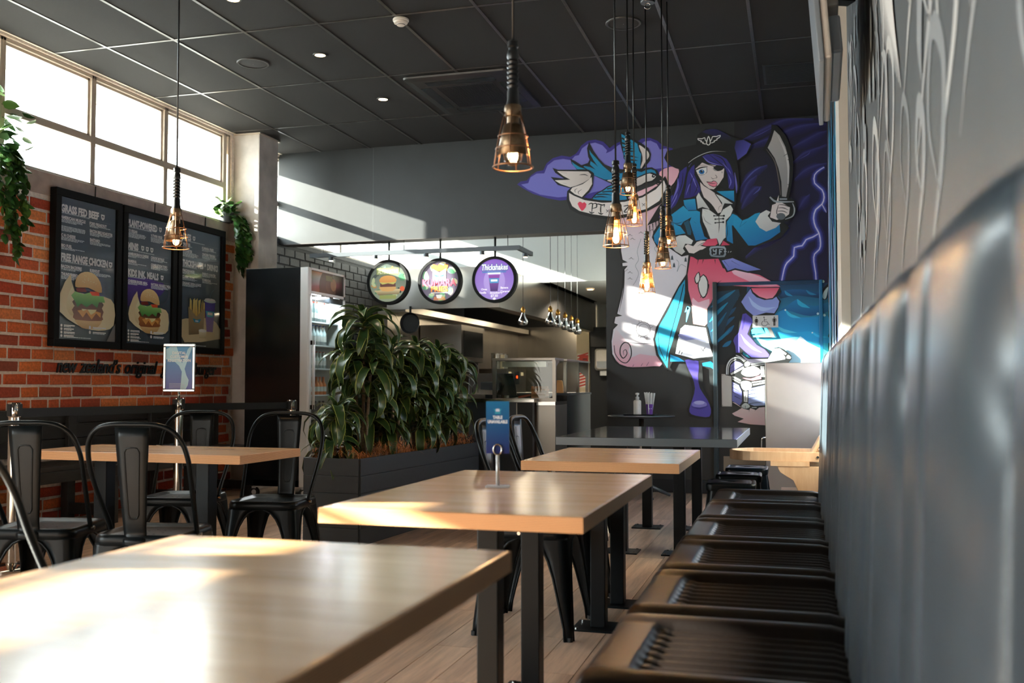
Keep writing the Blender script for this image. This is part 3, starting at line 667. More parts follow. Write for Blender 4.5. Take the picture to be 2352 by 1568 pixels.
for x, y in ((250, 120), (240, 235), (240, 285), (260, -40), (420, -110), (440, -60), (330, -90), (240, -70)): A.stroke([(x-22, y+4), (x-10, y+2), (x, y-8), (x+10, y+3), (x+24, y+5)], 3.5, '#2f3338', (.4, .4), 3)
for x, y in ((695, 130), (585, 115), (600, 175)):
    for k in range(3): A.poly([(x, y-22+k*10), (x-9-k*2, y-4+k*10), (x+9+k*2, y-4+k*10)], '#3a474c')
A.stroke([(395, 410), (430, 480), (460, 540), (462, 620)], 3, '#4a4c50')
for P in [[(400, -150), (405, -60)], [(425, -165), (432, -80)], [(450, -180), (458, -90)], [(475, -190), (480, -110)], [(498, -200), (500, -130)]]: A.stroke(P, 9, BK, (1, .1))
A.build('map_scroll', m_paint, mur)
# --- swallow
A.mx = FG
A.poly([(1800, 880), (2029, 770), (2200, 800), (2180, 980), (1980, 1240), (1500, 1460), (1120, 1500), (1180, 1380), (1500, 1230), (1780, 1110)], '#dca3b2', '#e6bcc6', sm=2)
A.poly([(310, 240), (265, 380), (290, 560), (318, 620), (285, 690), (150, 735), (0, 640), (-90, 600), (-60, 700), (60, 840), (240, 850), (360, 900), (420, 960), (640, 1062), (800, 1145), (900, 1185), (1080, 1205), (1300, 1200), (1500, 1120), (1650, 1100), (1730, 1065), (1760, 1130), (1830, 1120), (1800, 1060), (1860, 1060), (1960, 1140), (1850, 980), (1790, 940), (1760, 850), (1640, 780), (1500, 790), (1420, 840), (1060, 830), (800, 790), (640, 720), (520, 600), (400, 430), (340, 310)], BK)
A.poly([(985, 48), (958, 120), (972, 280), (1005, 420), (1030, 500), (1040, 590), (1075, 640), (1080, 760), (1060, 845), (1440, 840), (1600, 640), (1622, 500), (1560, 370), (1400, 260), (1150, 128), (1030, 58)], BK)
T1c, T2c = '#1089b4', '#0b7aa6'
A.poly([(315, 410), (350, 470), (470, 600), (600, 750), (720, 850), (800, 915), (1000, 905), (1060, 862), (1300, 852), (1420, 882), (1500, 842), (1620, 822), (1700, 850), (1732, 920), (1640, 885), (1500, 910), (1300, 1000), (1000, 1045), (640, 1040), (420, 950), (380, 880), (300, 840), (190, 770), (215, 752), (330, 775), (450, 832), (330, 720), (342, 650), (420, 700), (502, 772), (400, 630), (330, 500)], T1c, T2c)
A.poly([(-60, 660), (0, 708), (100, 770), (240, 822), (60, 822), (-20, 750)], T1c)
A.poly([(990, 72), (1130, 150), (1330, 282), (1370, 440), (1412, 500), (1400, 640), (1390, 812), (1200, 800), (1090, 760), (1070, 620), (1045, 540), (1028, 400), (1008, 280), (1000, 170)], T1c, T2c)
for P in [[(1000, 160), (1100, 215), (1220, 280)], [(1000, 262), (1110, 300), (1230, 340)], [(1015, 355), (1120, 372), (1260, 392)], [(1040, 450), (1150, 440), (1290, 445)], [(1050, 545), (1160, 540), (1360, 578)], [(1075, 640), (1200, 625), (1350, 642)], [(1085, 715), (1200, 700), (1330, 728)]]: A.stroke(P, 34, BK, (1, .05))
A.poly([(1368, 308), (1480, 380), (1570, 470), (1578, 560), (1510, 650), (1420, 802), (1398, 770), (1442, 640), (1430, 500), (1390, 400)], '#dcd3ce', '#c6bab6', sm=2)
A.poly([(690, 1062), (800, 1042), (1000, 1075), (1300, 1022), (1500, 940), (1600, 912), (1690, 960), (1725, 975), (1640, 1062), (1500, 1092), (1320, 1185), (1000, 1150), (850, 1112)], '#d9d2cc', '#b9b0aa', sm=2)
A.ell(1672, 968, 36, 34, BK); A.ell(1682, 958, 12, 12, '#d9d2cc')
A.stroke([(1750, 1060), (1730, 1110), (1770, 1150), (1830, 1110), (1800, 1070)], 22, BK)
LW = [(385, 1450), (440, 1385), (500, 1335), (600, 1285), (710, 1205), (820, 1160), (1010, 1170), (1120, 1480), (900, 1515), (650, 1500)]
A.poly([(x-18, y-20) for x, y in LW[:6]]+[(1120, 1150), (1150, 1520), (900, 1540), (640, 1525)], BK); A.poly(LW, T1c, T2c)
for P in [[(420, 1415), (560, 1400), (720, 1418)], [(480, 1360), (640, 1350), (820, 1372)], [(590, 1305), (760, 1290), (900, 1310)], [(690, 1240), (800, 1222), (930, 1240)]]: A.stroke(P, 24, BK, (1, .05))
A.build('swallow', m_paint, mur)
# --- ribbon with heart and lettering
A.mx = FA
A.poly([(440, 520), (500, 540), (850, 540), (905, 580), (895, 720), (855, 795), (790, 850), (900, 878), (1100, 888), (1250, 878), (1450, 828), (1620, 720), (1705, 610), (1745, 690), (1745, 770), (1650, 930), (1500, 1010), (1300, 1070), (1100, 1105), (900, 1080), (740, 1040), (635, 985), (598, 880), (605, 780), (640, 748), (500, 712), (420, 622), (570, 640), (470, 575)], BK)
A.poly([(490, 556), (840, 560), (872, 590), (862, 640), (780, 690), (700, 722), (640, 738), (530, 700), (465, 660), (640, 652), (560, 610)], '#e0d7d1', '#bdb2ac', [(500, 560), (860, 680)])
A.poly([(880, 622), (886, 700), (845, 770), (770, 848), (690, 815), (640, 775), (662, 742), (780, 702), (850, 650)], '#cfc5be', '#e0d7d1', [(880, 640), (660, 800)])
A.poly([(625, 800), (680, 832), (800, 882), (1000, 912), (1250, 902), (1450, 852), (1600, 762), (1692, 660), (1722, 740), (1640, 890), (1500, 980), (1300, 1032), (1100, 1068), (900, 1042), (740, 1002), (662, 950), (630, 880)], '#d6ccc7', '#e2dad5', [(630, 850), (1100, 1000)])
for P, w in [([(530, 570), (600, 578)], 6), ([(740, 600), (800, 595), (840, 610)], 9), ([(700, 800), (690, 770), (720, 750)], 6), ([(740, 820), (730, 790), (770, 760)], 6), ([(560, 690), (600, 700)], 5), ([(1560, 760), (1640, 700)], 5), ([(1500, 860), (1500, 880)], 5)]: A.stroke(P, w, BK, (.3, .3))
A.poly([(770, 1005), (738, 962), (722, 922), (740, 900), (762, 902), (775, 915), (798, 903), (822, 925), (815, 960), (792, 990)], '#d43c58')
A.build('ribbon', m_paint, mur)
for G_ in [[[(845, 930), (870, 918), (890, 925), (885, 975), (880, 1025)], [(890, 925), (930, 920), (935, 960), (890, 975)], [(852, 1010), (880, 1028), (910, 1018)]], [[(930, 945), (950, 925), (1000, 938), (1025, 932), (1020, 960)], [(985, 938), (980, 990), (985, 1038)], [(955, 1022), (985, 1040), (1010, 1030)]], [[(1130, 1025), (1135, 950), (1180, 1020), (1190, 945)]], [[(1240, 950), (1300, 945), (1245, 1015), (1310, 1010)]], [[(1042, 989), (1078, 1021)], [(1076, 989), (1044, 1021)]], [[(1447, 919), (1483, 951)], [(1481, 919), (1449, 951)]]]:
    for P in G_: A.stroke(P, 13 if len(P) > 2 else 9, BK, (.7, .5), 4)
    A.build('letter', m_paint, mur)
# --- pirate figure
A.mx = FC                                        # coat tails, legs, boots
A.poly([(700, 250), (640, 340), (520, 560), (455, 680), (430, 780), (455, 910), (550, 1045), (590, 960), (600, 900), (690, 960), (720, 1080), (750, 1180), (740, 1270), (705, 1350), (720, 1410), (810, 1430), (900, 1430), (925, 1350), (880, 1250), (840, 1160), (830, 1000), (960, 1060), (960, 700), (1150, 400), (1160, 340), (1000, 100), (720, 90)], BK)
A.poly([(690, 292), (640, 362), (545, 560), (475, 680), (448, 780), (472, 900), (546, 1015), (556, 900), (600, 760), (660, 560), (690, 400)], '#1591b8', '#27b0d4', [(500, 400), (560, 1000)])
A.stroke([(680, 330), (640, 500), (570, 760), (535, 960)], 7, BK); A.stroke([(470, 720), (480, 840), (520, 940)], 5, BK); A.stroke([(600, 480), (580, 580)], 14, '#0c6c94', (.2, .2))
A.poly([(890, 400), (1130, 372), (1140, 420), (1060, 560), (1010, 720), (950, 850), (885, 790), (870, 640)], '#0b3346')
for P, w, c in [([(900, 520), (1010, 440), (1100, 380)], 30, '#0d6a90'), ([(890, 640), (960, 560), (1040, 480)], 26, '#128bb0'), ([(900, 720), (960, 660), (1030, 560)], 22, '#0d6a90'), ([(930, 820), (1000, 760), (1060, 700)], 24, '#0f7ca4'), ([(690, 560), (720, 520), (700, 640)], 26, '#5aa6c4')]: A.stroke(P, w, c, (.2, .2))
A.poly([(570, 905), (640, 930), (690, 962), (570, 962)], '#1283b4'); A.poly([(830, 975), (900, 960), (960, 1010), (962, 1052), (900, 1010), (835, 998)], '#1283b4')
A.poly([(690, 950), (800, 960), (796, 1080), (812, 1180), (870, 1270), (902, 1350), (890, 1412), (820, 1412), (742, 1392), (726, 1350), (752, 1270), (772, 1180), (747, 1080)], '#41368e', '#5046a8', sm=2)
A.ell(808, 1312, 62, 30, '#7d7ac8'); A.ell(808, 1298, 44, 16, '#a9a8dc'); A.stroke([(740, 1330), (810, 1345), (880, 1325)], 14, '#372d80', (.2, .2))
A.poly([(735, 105), (800, 122), (960, 115), (1000, 200), (1080, 225), (1200, 235), (1300, 255), (1452, 338), (1470, 352), (1300, 356), (955, 335), (905, 480), (872, 530), (800, 545), (748, 500), (718, 380), (712, 250)], '#cf4a66', '#e07f94', [(800, 150), (820, 520)])
A.poly([(755, 440), (800, 480), (890, 450), (872, 530), (800, 545), (750, 500)], '#e7b4c4', '#eccad2', sm=2)
A.poly([(1080, 215), (1180, 228), (1332, 280), (1445, 342), (1300, 342), (1180, 292), (1090, 250)], '#e6bac6', '#d98ea2', sm=2)
A.poly([(745, 505), (800, 545), (872, 530), (872, 650), (852, 672), (758, 655)], '#eab5ae', '#e0a09c')
for P in [[(840, 258), (872, 310), (866, 400), (836, 436), (808, 380), (804, 310)], [(800, 238), (808, 290), (786, 322), (774, 280)]]: A.poly([(835+(x-835)*1.25, 340+(y-340)*1.12) if P[0][0] == 840 else (791+(x-791)*1.5, 280+(y-280)*1.25) for x, y in P], BK, sm=2); A.poly(P, '#d6d6d2', sm=2)
for P in [[(800, 125), (790, 170)], [(840, 130), (830, 165)], [(935, 130), (938, 165)], [(940, 330), (990, 300)], [(885, 330), (885, 400)], [(820, 440), (815, 430)]]: A.stroke(P, 8, BK, (1, .1), 0)
A.poly([(975, 125), (1085, 105), (1190, 150), (1330, 212), (1210, 240), (1100, 215), (1030, 235)], BK)
A.poly([(990, 138), (1080, 118), (1180, 160), (1312, 212), (1200, 225), (1100, 200), (1040, 222)], '#7d86c8', '#6a72b8'); A.stroke([(1010, 140), (1050, 190)], 7, BK, (.5, .1)); A.stroke([(1070, 140), (1140, 180)], 6, BK, (.5, .1))
A.poly([(640, 690), (682, 650), (872, 678), (895, 780), (938, 930), (760, 955), (598, 912), (620, 780)], BK)
A.poly([(655, 695), (690, 664), (860, 688), (880, 785), (918, 918), (760, 938), (612, 898), (635, 780)], '#e2e4ea', '#d2d6e2'); A.poly([(640, 760), (700, 790), (780, 780), (850, 800), (880, 800), (870, 770), (780, 755), (650, 735)], '#8f94c8', sm=2)
for P in [[(820, 852), (858, 895)], [(855, 848), (822, 892)], [(640, 900), (650, 870)], [(660, 905), (668, 885)]]: A.stroke(P, 6, '#1c2024', sm=0)
A.mx = FF                                        # bent leg
A.poly([(550, 262), (985, 262), (1010, 330), (950, 400), (1005, 470), (960, 590), (900, 690), (620, 700), (600, 800), (530, 960), (640, 1110), (790, 1190), (850, 1270), (830, 1330), (560, 1330), (440, 1220), (400, 1260), (320, 1250), (300, 1140), (268, 1050), (300, 980), (370, 900), (390, 700), (440, 620), (395, 480), (470, 380)], BK)
A.poly([(560, 275), (980, 268), (930, 360), (880, 420), (790, 435), (680, 400), (590, 330)], '#d8536e', '#e88a9c')
A.poly([(548, 282), (575, 350), (640, 410), (760, 452), (880, 440), (935, 402), (980, 470), (962, 560), (905, 650), (780, 640), (600, 690), (482, 592), (410, 480), (468, 392)], '#7d86c6', '#8d9ad2', [(420, 400), (950, 640)])
A.stroke([(520, 400), (600, 520), (740, 590), (920, 560)], 60, '#a3b6dc', (.1, .1))
A.poly([(430, 662), (480, 650), (560, 720), (585, 780), (548, 832), (500, 962), (562, 1030), (640, 1122), (762, 1192), (828, 1268), (820, 1305), (700, 1312), (562, 1308), (452, 1210), (380, 1142), (386, 1240), (330, 1240), (320, 1140), (290, 1062), (312, 1002), (372, 940), (402, 820)], '#473d98', '#5f58b4', [(400, 700), (700, 1300)])
A.stroke([(400, 960), (480, 1080), (600, 1180), (720, 1240)], 44, '#7a78c4', (.1, .1)); A.stroke([(470, 680), (440, 820), (420, 900)], 30, '#3a3080', (.2, .2))
A.poly([(560, 900), (640, 840), (700, 835), (770, 950), (570, 960)], '#45c4da'); A.poly([(790, 835), (840, 835), (920, 1010), (580, 1010), (600, 985), (850, 985)], '#6a6a68'); A.poly([(740, 835), (780, 835), (845, 978), (600, 1000), (575, 985), (775, 950)], '#59d0e2')
A.build('legs_and_boots', m_paint, mur)
A.mx = FB                                        # hair, face, hat
A.poly([(300, 490), (370, 440), (480, 370), (640, 320), (800, 320), (890, 420), (910, 560), (918, 690), (885, 790), (800, 730), (720, 710), (460, 770), (400, 840), (330, 830), (300, 910), (200, 970), (150, 1010), (-60, 1100), (60, 900), (190, 760), (260, 620)], BK)
HP, HL = '#2f2a7c', '#6a66ba'
for P in [[(290, 530), (360, 478), (340, 600), (300, 760), (215, 930), (180, 930), (235, 740), (275, 600)], [(375, 540), (440, 455), (440, 560), (500, 700), (490, 760), (385, 810), (330, 815), (352, 680)], [(520, 372), (640, 342), (780, 398), (842, 520), (866, 640), (852, 715), (805, 705), (790, 560), (742, 470), (640, 432)], [(130, 870), (215, 770), (190, 900), (120, 980), (60, 1020)]]: A.poly(P, HP, '#25206a', sm=2)
for P, w in [([(530, 372), (600, 432), (745, 470)], 15), ([(265, 600), (262, 700), (200, 850)], 18), ([(395, 540), (445, 640), (478, 720)], 16), ([(866, 540), (884, 680), (884, 760)], 18), ([(800, 560), (826, 640), (802, 705)], 12), ([(380, 480), (410, 440)], 14), ([(350, 780), (380, 690), (400, 650)], 9), ([(180, 930), (240, 820), (260, 760)], 12), ([(740, 440), (800, 510), (830, 560)], 10)]: A.stroke(P, w, HL, (.2, .1))
for P, w in [([(320, 540), (310, 660), (260, 800)], 9), ([(440, 560), (400, 660), (390, 790)], 9), ([(640, 350), (740, 400), (800, 520)], 10), ([(440, 620), (470, 700), (430, 780)], 8), ([(590, 345), (700, 430), (780, 500)], 8)]: A.stroke(P, w, BK, (.3, .1))
A.build('hair', m_paint, mur)
A.poly([(452, 500), (490, 468), (520, 436), (600, 455), (700, 470), (756, 500), (748, 590), (702, 660), (645, 718), (598, 712), (540, 668), (500, 605), (470, 550)], SK, '#cdbfba')
A.ell(692, 494, 56, 31, BK, rot=-.08); A.stroke([(650, 475), (570, 450), (500, 418)], 8, BK); A.stroke([(640, 480), (645, 505), (680, 522)], 4, '#d8d8d4', (.3, .3))
A.poly([(455, 520), (500, 498), (575, 480), (570, 530), (545, 560), (490, 560)], '#dcdcda'); A.ell(517, 533, 30, 25, '#1c66a4'); A.ell(517, 528, 14, 13, BK); A.ell(524, 522, 5, 5, '#f0f0f0', n=8)
A.stroke([(448, 520), (500, 492), (580, 478)], 14, BK, (.6, .4)); A.stroke([(570, 485), (572, 530), (560, 550)], 5, BK); A.stroke([(478, 470), (530, 462), (585, 470)], 8, '#a89a94', (.2, .2)); A.stroke([(480, 558), (515, 568), (550, 556)], 4, '#4a4444')
A.stroke([(662, 565), (680, 590), (662, 600)], 5, BK); A.stroke([(618, 590), (634, 608), (658, 600)], 5, BK, (.5, .3)); A.ell(733, 538, 6, 9, '#4a4a4a', n=10); A.ell(733, 538, 3, 5, SK, n=8)
A.poly([(565, 635), (620, 638), (640, 625), (666, 632), (684, 652), (676, 688), (640, 696), (600, 678)], BK); A.poly([(575, 642), (622, 644), (642, 632), (664, 638), (678, 652), (670, 682), (640, 688), (602, 672)], '#e48c9c', '#dc7288', sm=2); A.stroke([(572, 640), (620, 656), (668, 652)], 6, BK, (.4, .4))
A.stroke([(545, 680), (595, 716), (645, 722)], 8, BK, (.2, .2)); A.stroke([(520, 700), (545, 690), (550, 720), (525, 735), (540, 770)], 3, '#98a4a4')
A.build('face', m_paint, mur)
A.poly([(120, 385), (150, 315), (300, 275), (455, 245), (475, 140), (560, 78), (680, 86), (800, 150), (920, 178), (1048, 222), (1046, 262), (985, 365), (892, 430), (862, 385), (800, 335), (700, 315), (560, 345), (440, 405), (372, 455), (310, 515), (240, 495), (160, 455)], BK)
A.poly([(880, 205), (960, 195), (1038, 238), (990, 340), (897, 410), (885, 350), (865, 280)], '#22225c', '#4b4ba4', [(870, 250), (1000, 330)])
A.poly([(520, 112), (620, 80), (720, 100), (830, 172), (780, 210), (640, 150)], '#1c1c52', '#0c1016', sm=2)
A.stroke([(375, 440), (440, 392), (540, 342), (640, 317), (775, 320)], 6, '#c4c4c4', (.6, .1))
WH = '#e6e6e2'
A.stroke([(590, 158), (606, 205), (606, 236), (588, 250), (570, 238), (572, 208)], 9, WH, sm=3, closed=True)
A.stroke([(562, 240), (525, 232), (538, 222), (505, 216), (518, 206), (488, 200), (476, 182), (520, 184), (550, 172), (556, 200), (575, 215)], 8, WH, sm=2); A.stroke([(618, 230), (655, 214), (645, 208), (682, 194), (676, 184), (702, 172), (716, 148), (670, 160), (632, 162), (622, 190), (604, 212)], 8, WH, sm=2)
A.build('hat', m_paint, mur)
A.mx = FE                                        # torso, sleeves, belt
A.poly([(690, 470), (930, 260), (1130, 240), (1480, 120), (1780, 110), (1790, 340), (1750, 480), (1900, 560), (2160, 500), (2420, 480), (2660, 740), (2520, 900), (2100, 1060), (1830, 1060), (1810, 1230), (1150, 1260), (1030, 1180), (900, 1210), (680, 1060), (500, 1070), (415, 900), (440, 800), (550, 640)], BK)
A.mx = FB
A.poly([(500, 640), (540, 682), (620, 732), (660, 760), (742, 900), (722, 960), (690, 972), (640, 900), (540, 800), (510, 720)], '#cfc2be', SK)
A.stroke([(745, 890), (705, 900), (690, 950)], 5, '#8a7c78', (.2, .2))
A.mx = FE
C1, C2 = '#1a92bc', '#0d6ca4'
A.poly([(930, 290), (1120, 265), (1142, 450), (1000, 455), (945, 370)], C1, C2)
A.poly([(715, 540), (930, 380), (1010, 465), (1150, 460), (1200, 480), (1200, 650), (1270, 880), (1330, 920), (1130, 950), (1080, 800), (1030, 640), (1060, 570), (930, 640), (890, 700), (720, 660)], C1, C2)
A.poly([(445, 870), (560, 690), (720, 650), (880, 720), (962, 830), (800, 862), (700, 1040), (520, 1040), (455, 960)], C1, C2); A.poly([(930, 650), (1010, 600), (1060, 800), (1050, 860), (1000, 850), (960, 720)], '#0b4a62')
A.poly([(1470, 145), (1755, 135), (1760, 315), (1600, 230)], C1, C2); A.poly([(1640, 640), (1730, 510), (1800, 540), (1890, 620), (1850, 720), (1720, 700), (1740, 1000), (1640, 950), (1620, 780)], C1, C2)
A.poly([(1760, 520), (1890, 620), (1980, 590), (2100, 510), (2180, 490), (2140, 640), (2300, 760), (2500, 690), (2510, 810), (2340, 930), (2100, 1030), (1990, 1030), (1860, 860), (1740, 700)], C1, C2, [(1900, 560), (2100, 1020)])
for P, w in [([(730, 650), (830, 670), (920, 640)], 10), ([(1060, 570), (1000, 610), (930, 660)], 12), ([(1100, 640), (1140, 670)], 8), ([(1080, 790), (1130, 860)], 8), ([(1200, 560), (1240, 720), (1300, 900)], 12), ([(1640, 660), (1650, 820), (1640, 900)], 10), ([(1670, 700), (1680, 860)], 8), ([(1890, 620), (1850, 730)], 12), ([(1740, 700), (1800, 820), (1870, 880)], 12), ([(1960, 640), (1860, 720)], 10)]: A.stroke(P, w, BK, (.4, .2))
SH, SH2 = '#d4d4cf', '#b8b8b6'
A.mx = FB
A.stroke([(510, 780), (620, 880), (690, 985)], 9, BK, (.6, .6)); A.stroke([(655, 760), (740, 890), (720, 985)], 9, BK, (.6, .6))
A.mx = FE
A.poly([(1180, 165), (1220, 240), (1290, 340), (1360, 440), (1240, 400), (1165, 430), (1140, 240)], SH, SH2); A.poly([(1460, 190), (1560, 230), (1740, 350), (1600, 340), (1565, 420), (1560, 330)], SH, SH2)
A.poly([(1240, 430), (1340, 440), (1480, 540), (1520, 540), (1580, 440), (1700, 370), (1740, 440), (1700, 540), (1620, 620), (1620, 900), (1590, 920), (1520, 1030), (1480, 920), (1370, 920), (1310, 760), (1250, 640), (1232, 540)], SH, '#c4c4c2')
A.stroke([(1250, 540), (1290, 630), (1390, 690)], 16, '#9a9898', (.1, .1)); A.stroke([(1310, 760), (1340, 880)], 20, '#a8a6a4', (.1, .1)); A.stroke([(1250, 440), (1330, 480)], 8, BK, (.5, .1)); A.stroke([(1260, 670), (1400, 690)], 8, BK, (.2, .1)); A.stroke([(1600, 440), (1610, 370), (1700, 345)], 10, BK, (.3, .3))
for a, b, c, d in ((1430, 545, 1590, 545), (1450, 600, 1580, 592), (1450, 660, 1580, 648)): A.stroke([(a, b), (c, d)], 14, BK, sm=0); A.ell(a, b, 14, 14, BK, n=10); A.ell(c, d, 18, 18, BK, n=10)
A.stroke([(1505, 520), (1515, 680), (1505, 830)], 12, BK, (.8, .1))
A.poly([(790, 900), (860, 868), (960, 862), (1088, 950), (1060, 1012), (960, 1000), (922, 1080), (958, 1130), (900, 1182), (800, 1122), (722, 1030)], SH, SH2, [(900, 880), (800, 1100)])
A.poly([(950, 1040), (1000, 1010), (1090, 1042), (1150, 972), (1220, 950), (1350, 965), (1280, 1000), (1200, 1032), (1322, 1060), (1322, 1085), (1200, 1102), (1100, 1160), (1020, 1150)], SK); A.stroke([(1160, 1040), (1250, 990), (1340, 968)], 9, BK, (.3, .2))
A.poly([(1235, 1020), (1320, 930), (1470, 912), (1490, 1000), (1450, 1030), (1300, 1040)], '#c4405c', '#d8536e'); A.poly([(1580, 950), (1690, 1022), (1545, 1030)], '#c4405c')
A.poly([(1170, 1140), (1330, 1040), (1750, 1040), (1785, 1210), (1600, 1235), (1185, 1245)], BK)
A.poly([(1372, 1050), (1600, 1045), (1622, 1130), (1600, 1218), (1382, 1208), (1360, 1130)], '#93a0a8', '#6d7880', sm=2); A.poly([(1396, 1078), (1582, 1075), (1596, 1130), (1578, 1192), (1402, 1184), (1388, 1130)], BK, sm=2)
for P in [[(1415, 1088), (1422, 1122), (1462, 1122)], [(1465, 1086), (1460, 1172), (1415, 1172)], [(1520, 1178), (1520, 1094), (1572, 1094)], [(1520, 1132), (1556, 1132)]]: A.stroke(P, 20, '#93a0a8', sm=0)
for P in [[(1590, 1125), (1640, 1130)], [(1660, 1150), (1670, 1120)], [(1690, 1140), (1715, 1125)]]: A.stroke(P, 10, '#c8ccce', (.5, .5), 0)
A.build('coat_and_shirt', m_paint, mur)
A.mx = FB                                        # cutlass and sword hand
A.poly([(1255, 35), (1315, 45), (1405, 150), (1465, 300), (1485, 430), (1480, 600), (1440, 810), (1510, 840), (1520, 930), (1490, 1010), (1420, 1060), (1300, 1060), (1230, 1020), (1240, 900), (1220, 800), (1335, 800), (1338, 640), (1300, 480), (1240, 380), (1163, 300), (1215, 200), (1250, 120)], BK)
A.poly([(1285, 95), (1342, 150), (1402, 270), (1432, 380), (1446, 480), (1442, 640), (1410, 800), (1366, 795), (1360, 640), (1330, 500), (1290, 390), (1215, 280), (1252, 200)], '#aca9a7', '#8f8c8b', [(1240, 200), (1430, 620)])
A.stroke([(1202, 296), (1290, 430), (1332, 620), (1350, 780)], 12, '#5f5753', (.3, .5)); A.stroke([(1320, 150), (1400, 320), (1432, 480), (1428, 700)], 22, '#c6c4c2', (.1, .2)); A.stroke([(1380, 370), (1420, 345)], 7, BK, (.3, 1)); A.stroke([(1420, 668), (1452, 672)], 7, BK, (.3, 1)); A.stroke([(1425, 405), (1438, 408)], 6, BK)
A.poly([(1085, 1060), (1135, 975), (1200, 938), (1245, 958), (1215, 1000), (1262, 1060), (1355, 1075), (1300, 1125), (1200, 1165), (1130, 1125)], SH, SH2, [(1150, 960), (1250, 1150)])
A.poly([(1262, 885), (1300, 870), (1332, 780), (1330, 840), (1400, 880), (1450, 910), (1440, 982), (1400, 1012), (1312, 1042), (1240, 1015)], SK)
for P in [[(1335, 880), (1390, 885), (1440, 905)], [(1325, 915), (1380, 915), (1435, 938)], [(1320, 950), (1380, 950), (1425, 970)], [(1330, 880), (1310, 960), (1330, 1010)]]: A.stroke(P, 8, BK, (.5, .3))
A.stroke([(1238, 800), (1285, 842), (1345, 852), (1492, 850)], 20, '#9aa0a4', (.8, .4)); A.stroke([(1478, 866), (1498, 930), (1480, 1000), (1400, 1036)], 14, '#9aa0a4', (.5, .4)); A.ell(1355, 1005, 48, 36, '#5b6064'); A.stroke([(1340, 822), (1420, 822)], 16, '#8a9096', sm=0)
A.build('cutlass', m_paint, mur)
# --- treasure chest with a burger inside
A.mx = FD
A.poly([(190, 580), (200, 430), (255, 320), (350, 260), (440, 220), (560, 300), (900, 290), (980, 140), (1060, 118), (1150, 160), (1262, 260), (1272, 310), (1220, 380), (850, 400), (850, 1120), (600, 1130), (450, 1130), (300, 1030), (290, 600)], BK)
A.poly([(440, 235), (560, 318), (885, 318), (985, 150), (1060, 140), (1170, 290), (1160, 318), (600, 385), (520, 330)], '#c9c4dc', '#e8e4ea', [(450, 300), (1000, 200)])
A.poly([(265, 545), (275, 420), (350, 350), (430, 372), (482, 412)], '#8583c4', '#6a66ae')
for P, w in [([(275, 470), (360, 400)], 8), ([(290, 510), (405, 440)], 8), ([(960, 195), (1060, 180)], 5), ([(940, 265), (1100, 235)], 6)]: A.stroke(P, w, BK, (.4, .3), 0)
BN = '#dfe4e2'
for P, w in [([(210, 570), (218, 430), (275, 330), (362, 292), (440, 310), (500, 360)], 22), ([(235, 570), (245, 440), (290, 360), (362, 325)], 10), ([(280, 565), (490, 452)], 34), ([(360, 255), (440, 290), (520, 345)], 18), ([(610, 405), (1165, 305)], 30), ([(610, 438), (850, 395)], 12), ([(1060, 150), (1180, 240)], 34), ([(305, 602), (440, 672)], 30), ([(305, 640), (430, 708)], 16), ([(620, 700), (842, 668)], 22), ([(640, 738), (842, 702)], 26), ([(620, 1108), (700, 1106)], 12)]: A.stroke(P, w, BN, (.9, .9), 3)
for P in [[(510, 372), (560, 350), (600, 408), (530, 442), (502, 420)], [(442, 700), (470, 682), (525, 672), (590, 690), (622, 730), (608, 790), (520, 835), (455, 785)], [(450, 1095), (470, 1060), (512, 1032), (560, 1050), (592, 1095), (520, 1128)], [(1185, 300), (1210, 250), (1255, 280), (1250, 312)]]: A.poly(P, BN, '#b9c2c2', sm=2)
A.poly([(490, 850), (552, 842), (550, 1022), (492, 1012)], BN); A.stroke([(520, 850), (520, 1000)], 8, BK, sm=0); A.stroke([(515, 800), (515, 740), (470, 710)], 8, BK, sm=0); A.stroke([(515, 740), (570, 728)], 8, BK, sm=0); A.stroke([(516, 1125), (516, 1075)], 7, BK, sm=0)
A.poly([(448, 535), (500, 470), (600, 440), (700, 450), (762, 505), (742, 570), (640, 600), (540, 602), (470, 572)], '#d9dcda', '#c4c8c6', sm=2)
for x, y in ((530, 495), (555, 488), (585, 490), (575, 512), (620, 475), (665, 465)): A.ell(x, y, 7, 6, '#23282a', n=8)
A.poly([(468, 622), (600, 636), (660, 620), (700, 600), (768, 580), (776, 640), (640, 668), (540, 652)], '#d8748a', '#e69aa6')
for x in (770, 790, 812, 832): A.stroke([(x, 430), (x+4, 560), (x-4, 610)], 12, BN, (.9, .6), 2)
A.poly([(572, 812), (622, 790), (840, 740), (840, 1072), (660, 1082), (562, 1042)], '#7e88c8', '#a3b2da', [(580, 800), (780, 1000)]); A.poly([(300, 690), (410, 745), (458, 850), (462, 1008), (425, 1070), (300, 1000)], '#7c80c4', '#6a6cb4')
for P in [[(600, 830), (780, 795)], [(570, 895), (840, 850)], [(570, 958), (840, 912)], [(580, 1045), (840, 1008)], [(305, 718), (410, 770)], [(305, 780), (420, 845)], [(305, 850), (420, 908)], [(340, 920), (455, 980)]]: A.stroke(P, 11, BK, (.9, .3), 0)
A.poly([(300, 1018), (352, 1030), (462, 1112), (382, 1162), (298, 1205), (340, 1240), (492, 1290), (388, 1342), (600, 1382), (848, 1398), (848, 1098), (740, 1108), (690, 1150), (600, 1118), (570, 1150), (480, 1125)], '#e6d2d4', '#e0b9be', [(600, 1100), (560, 1400)])
for P in [[(575, 1180), (585, 1130)], [(668, 1168), (690, 1120)], [(340, 1062), (370, 1068)]]: A.stroke(P, 9, BK, (.2, .8), 0)
A.build('treasure_chest', m_paint, mur)
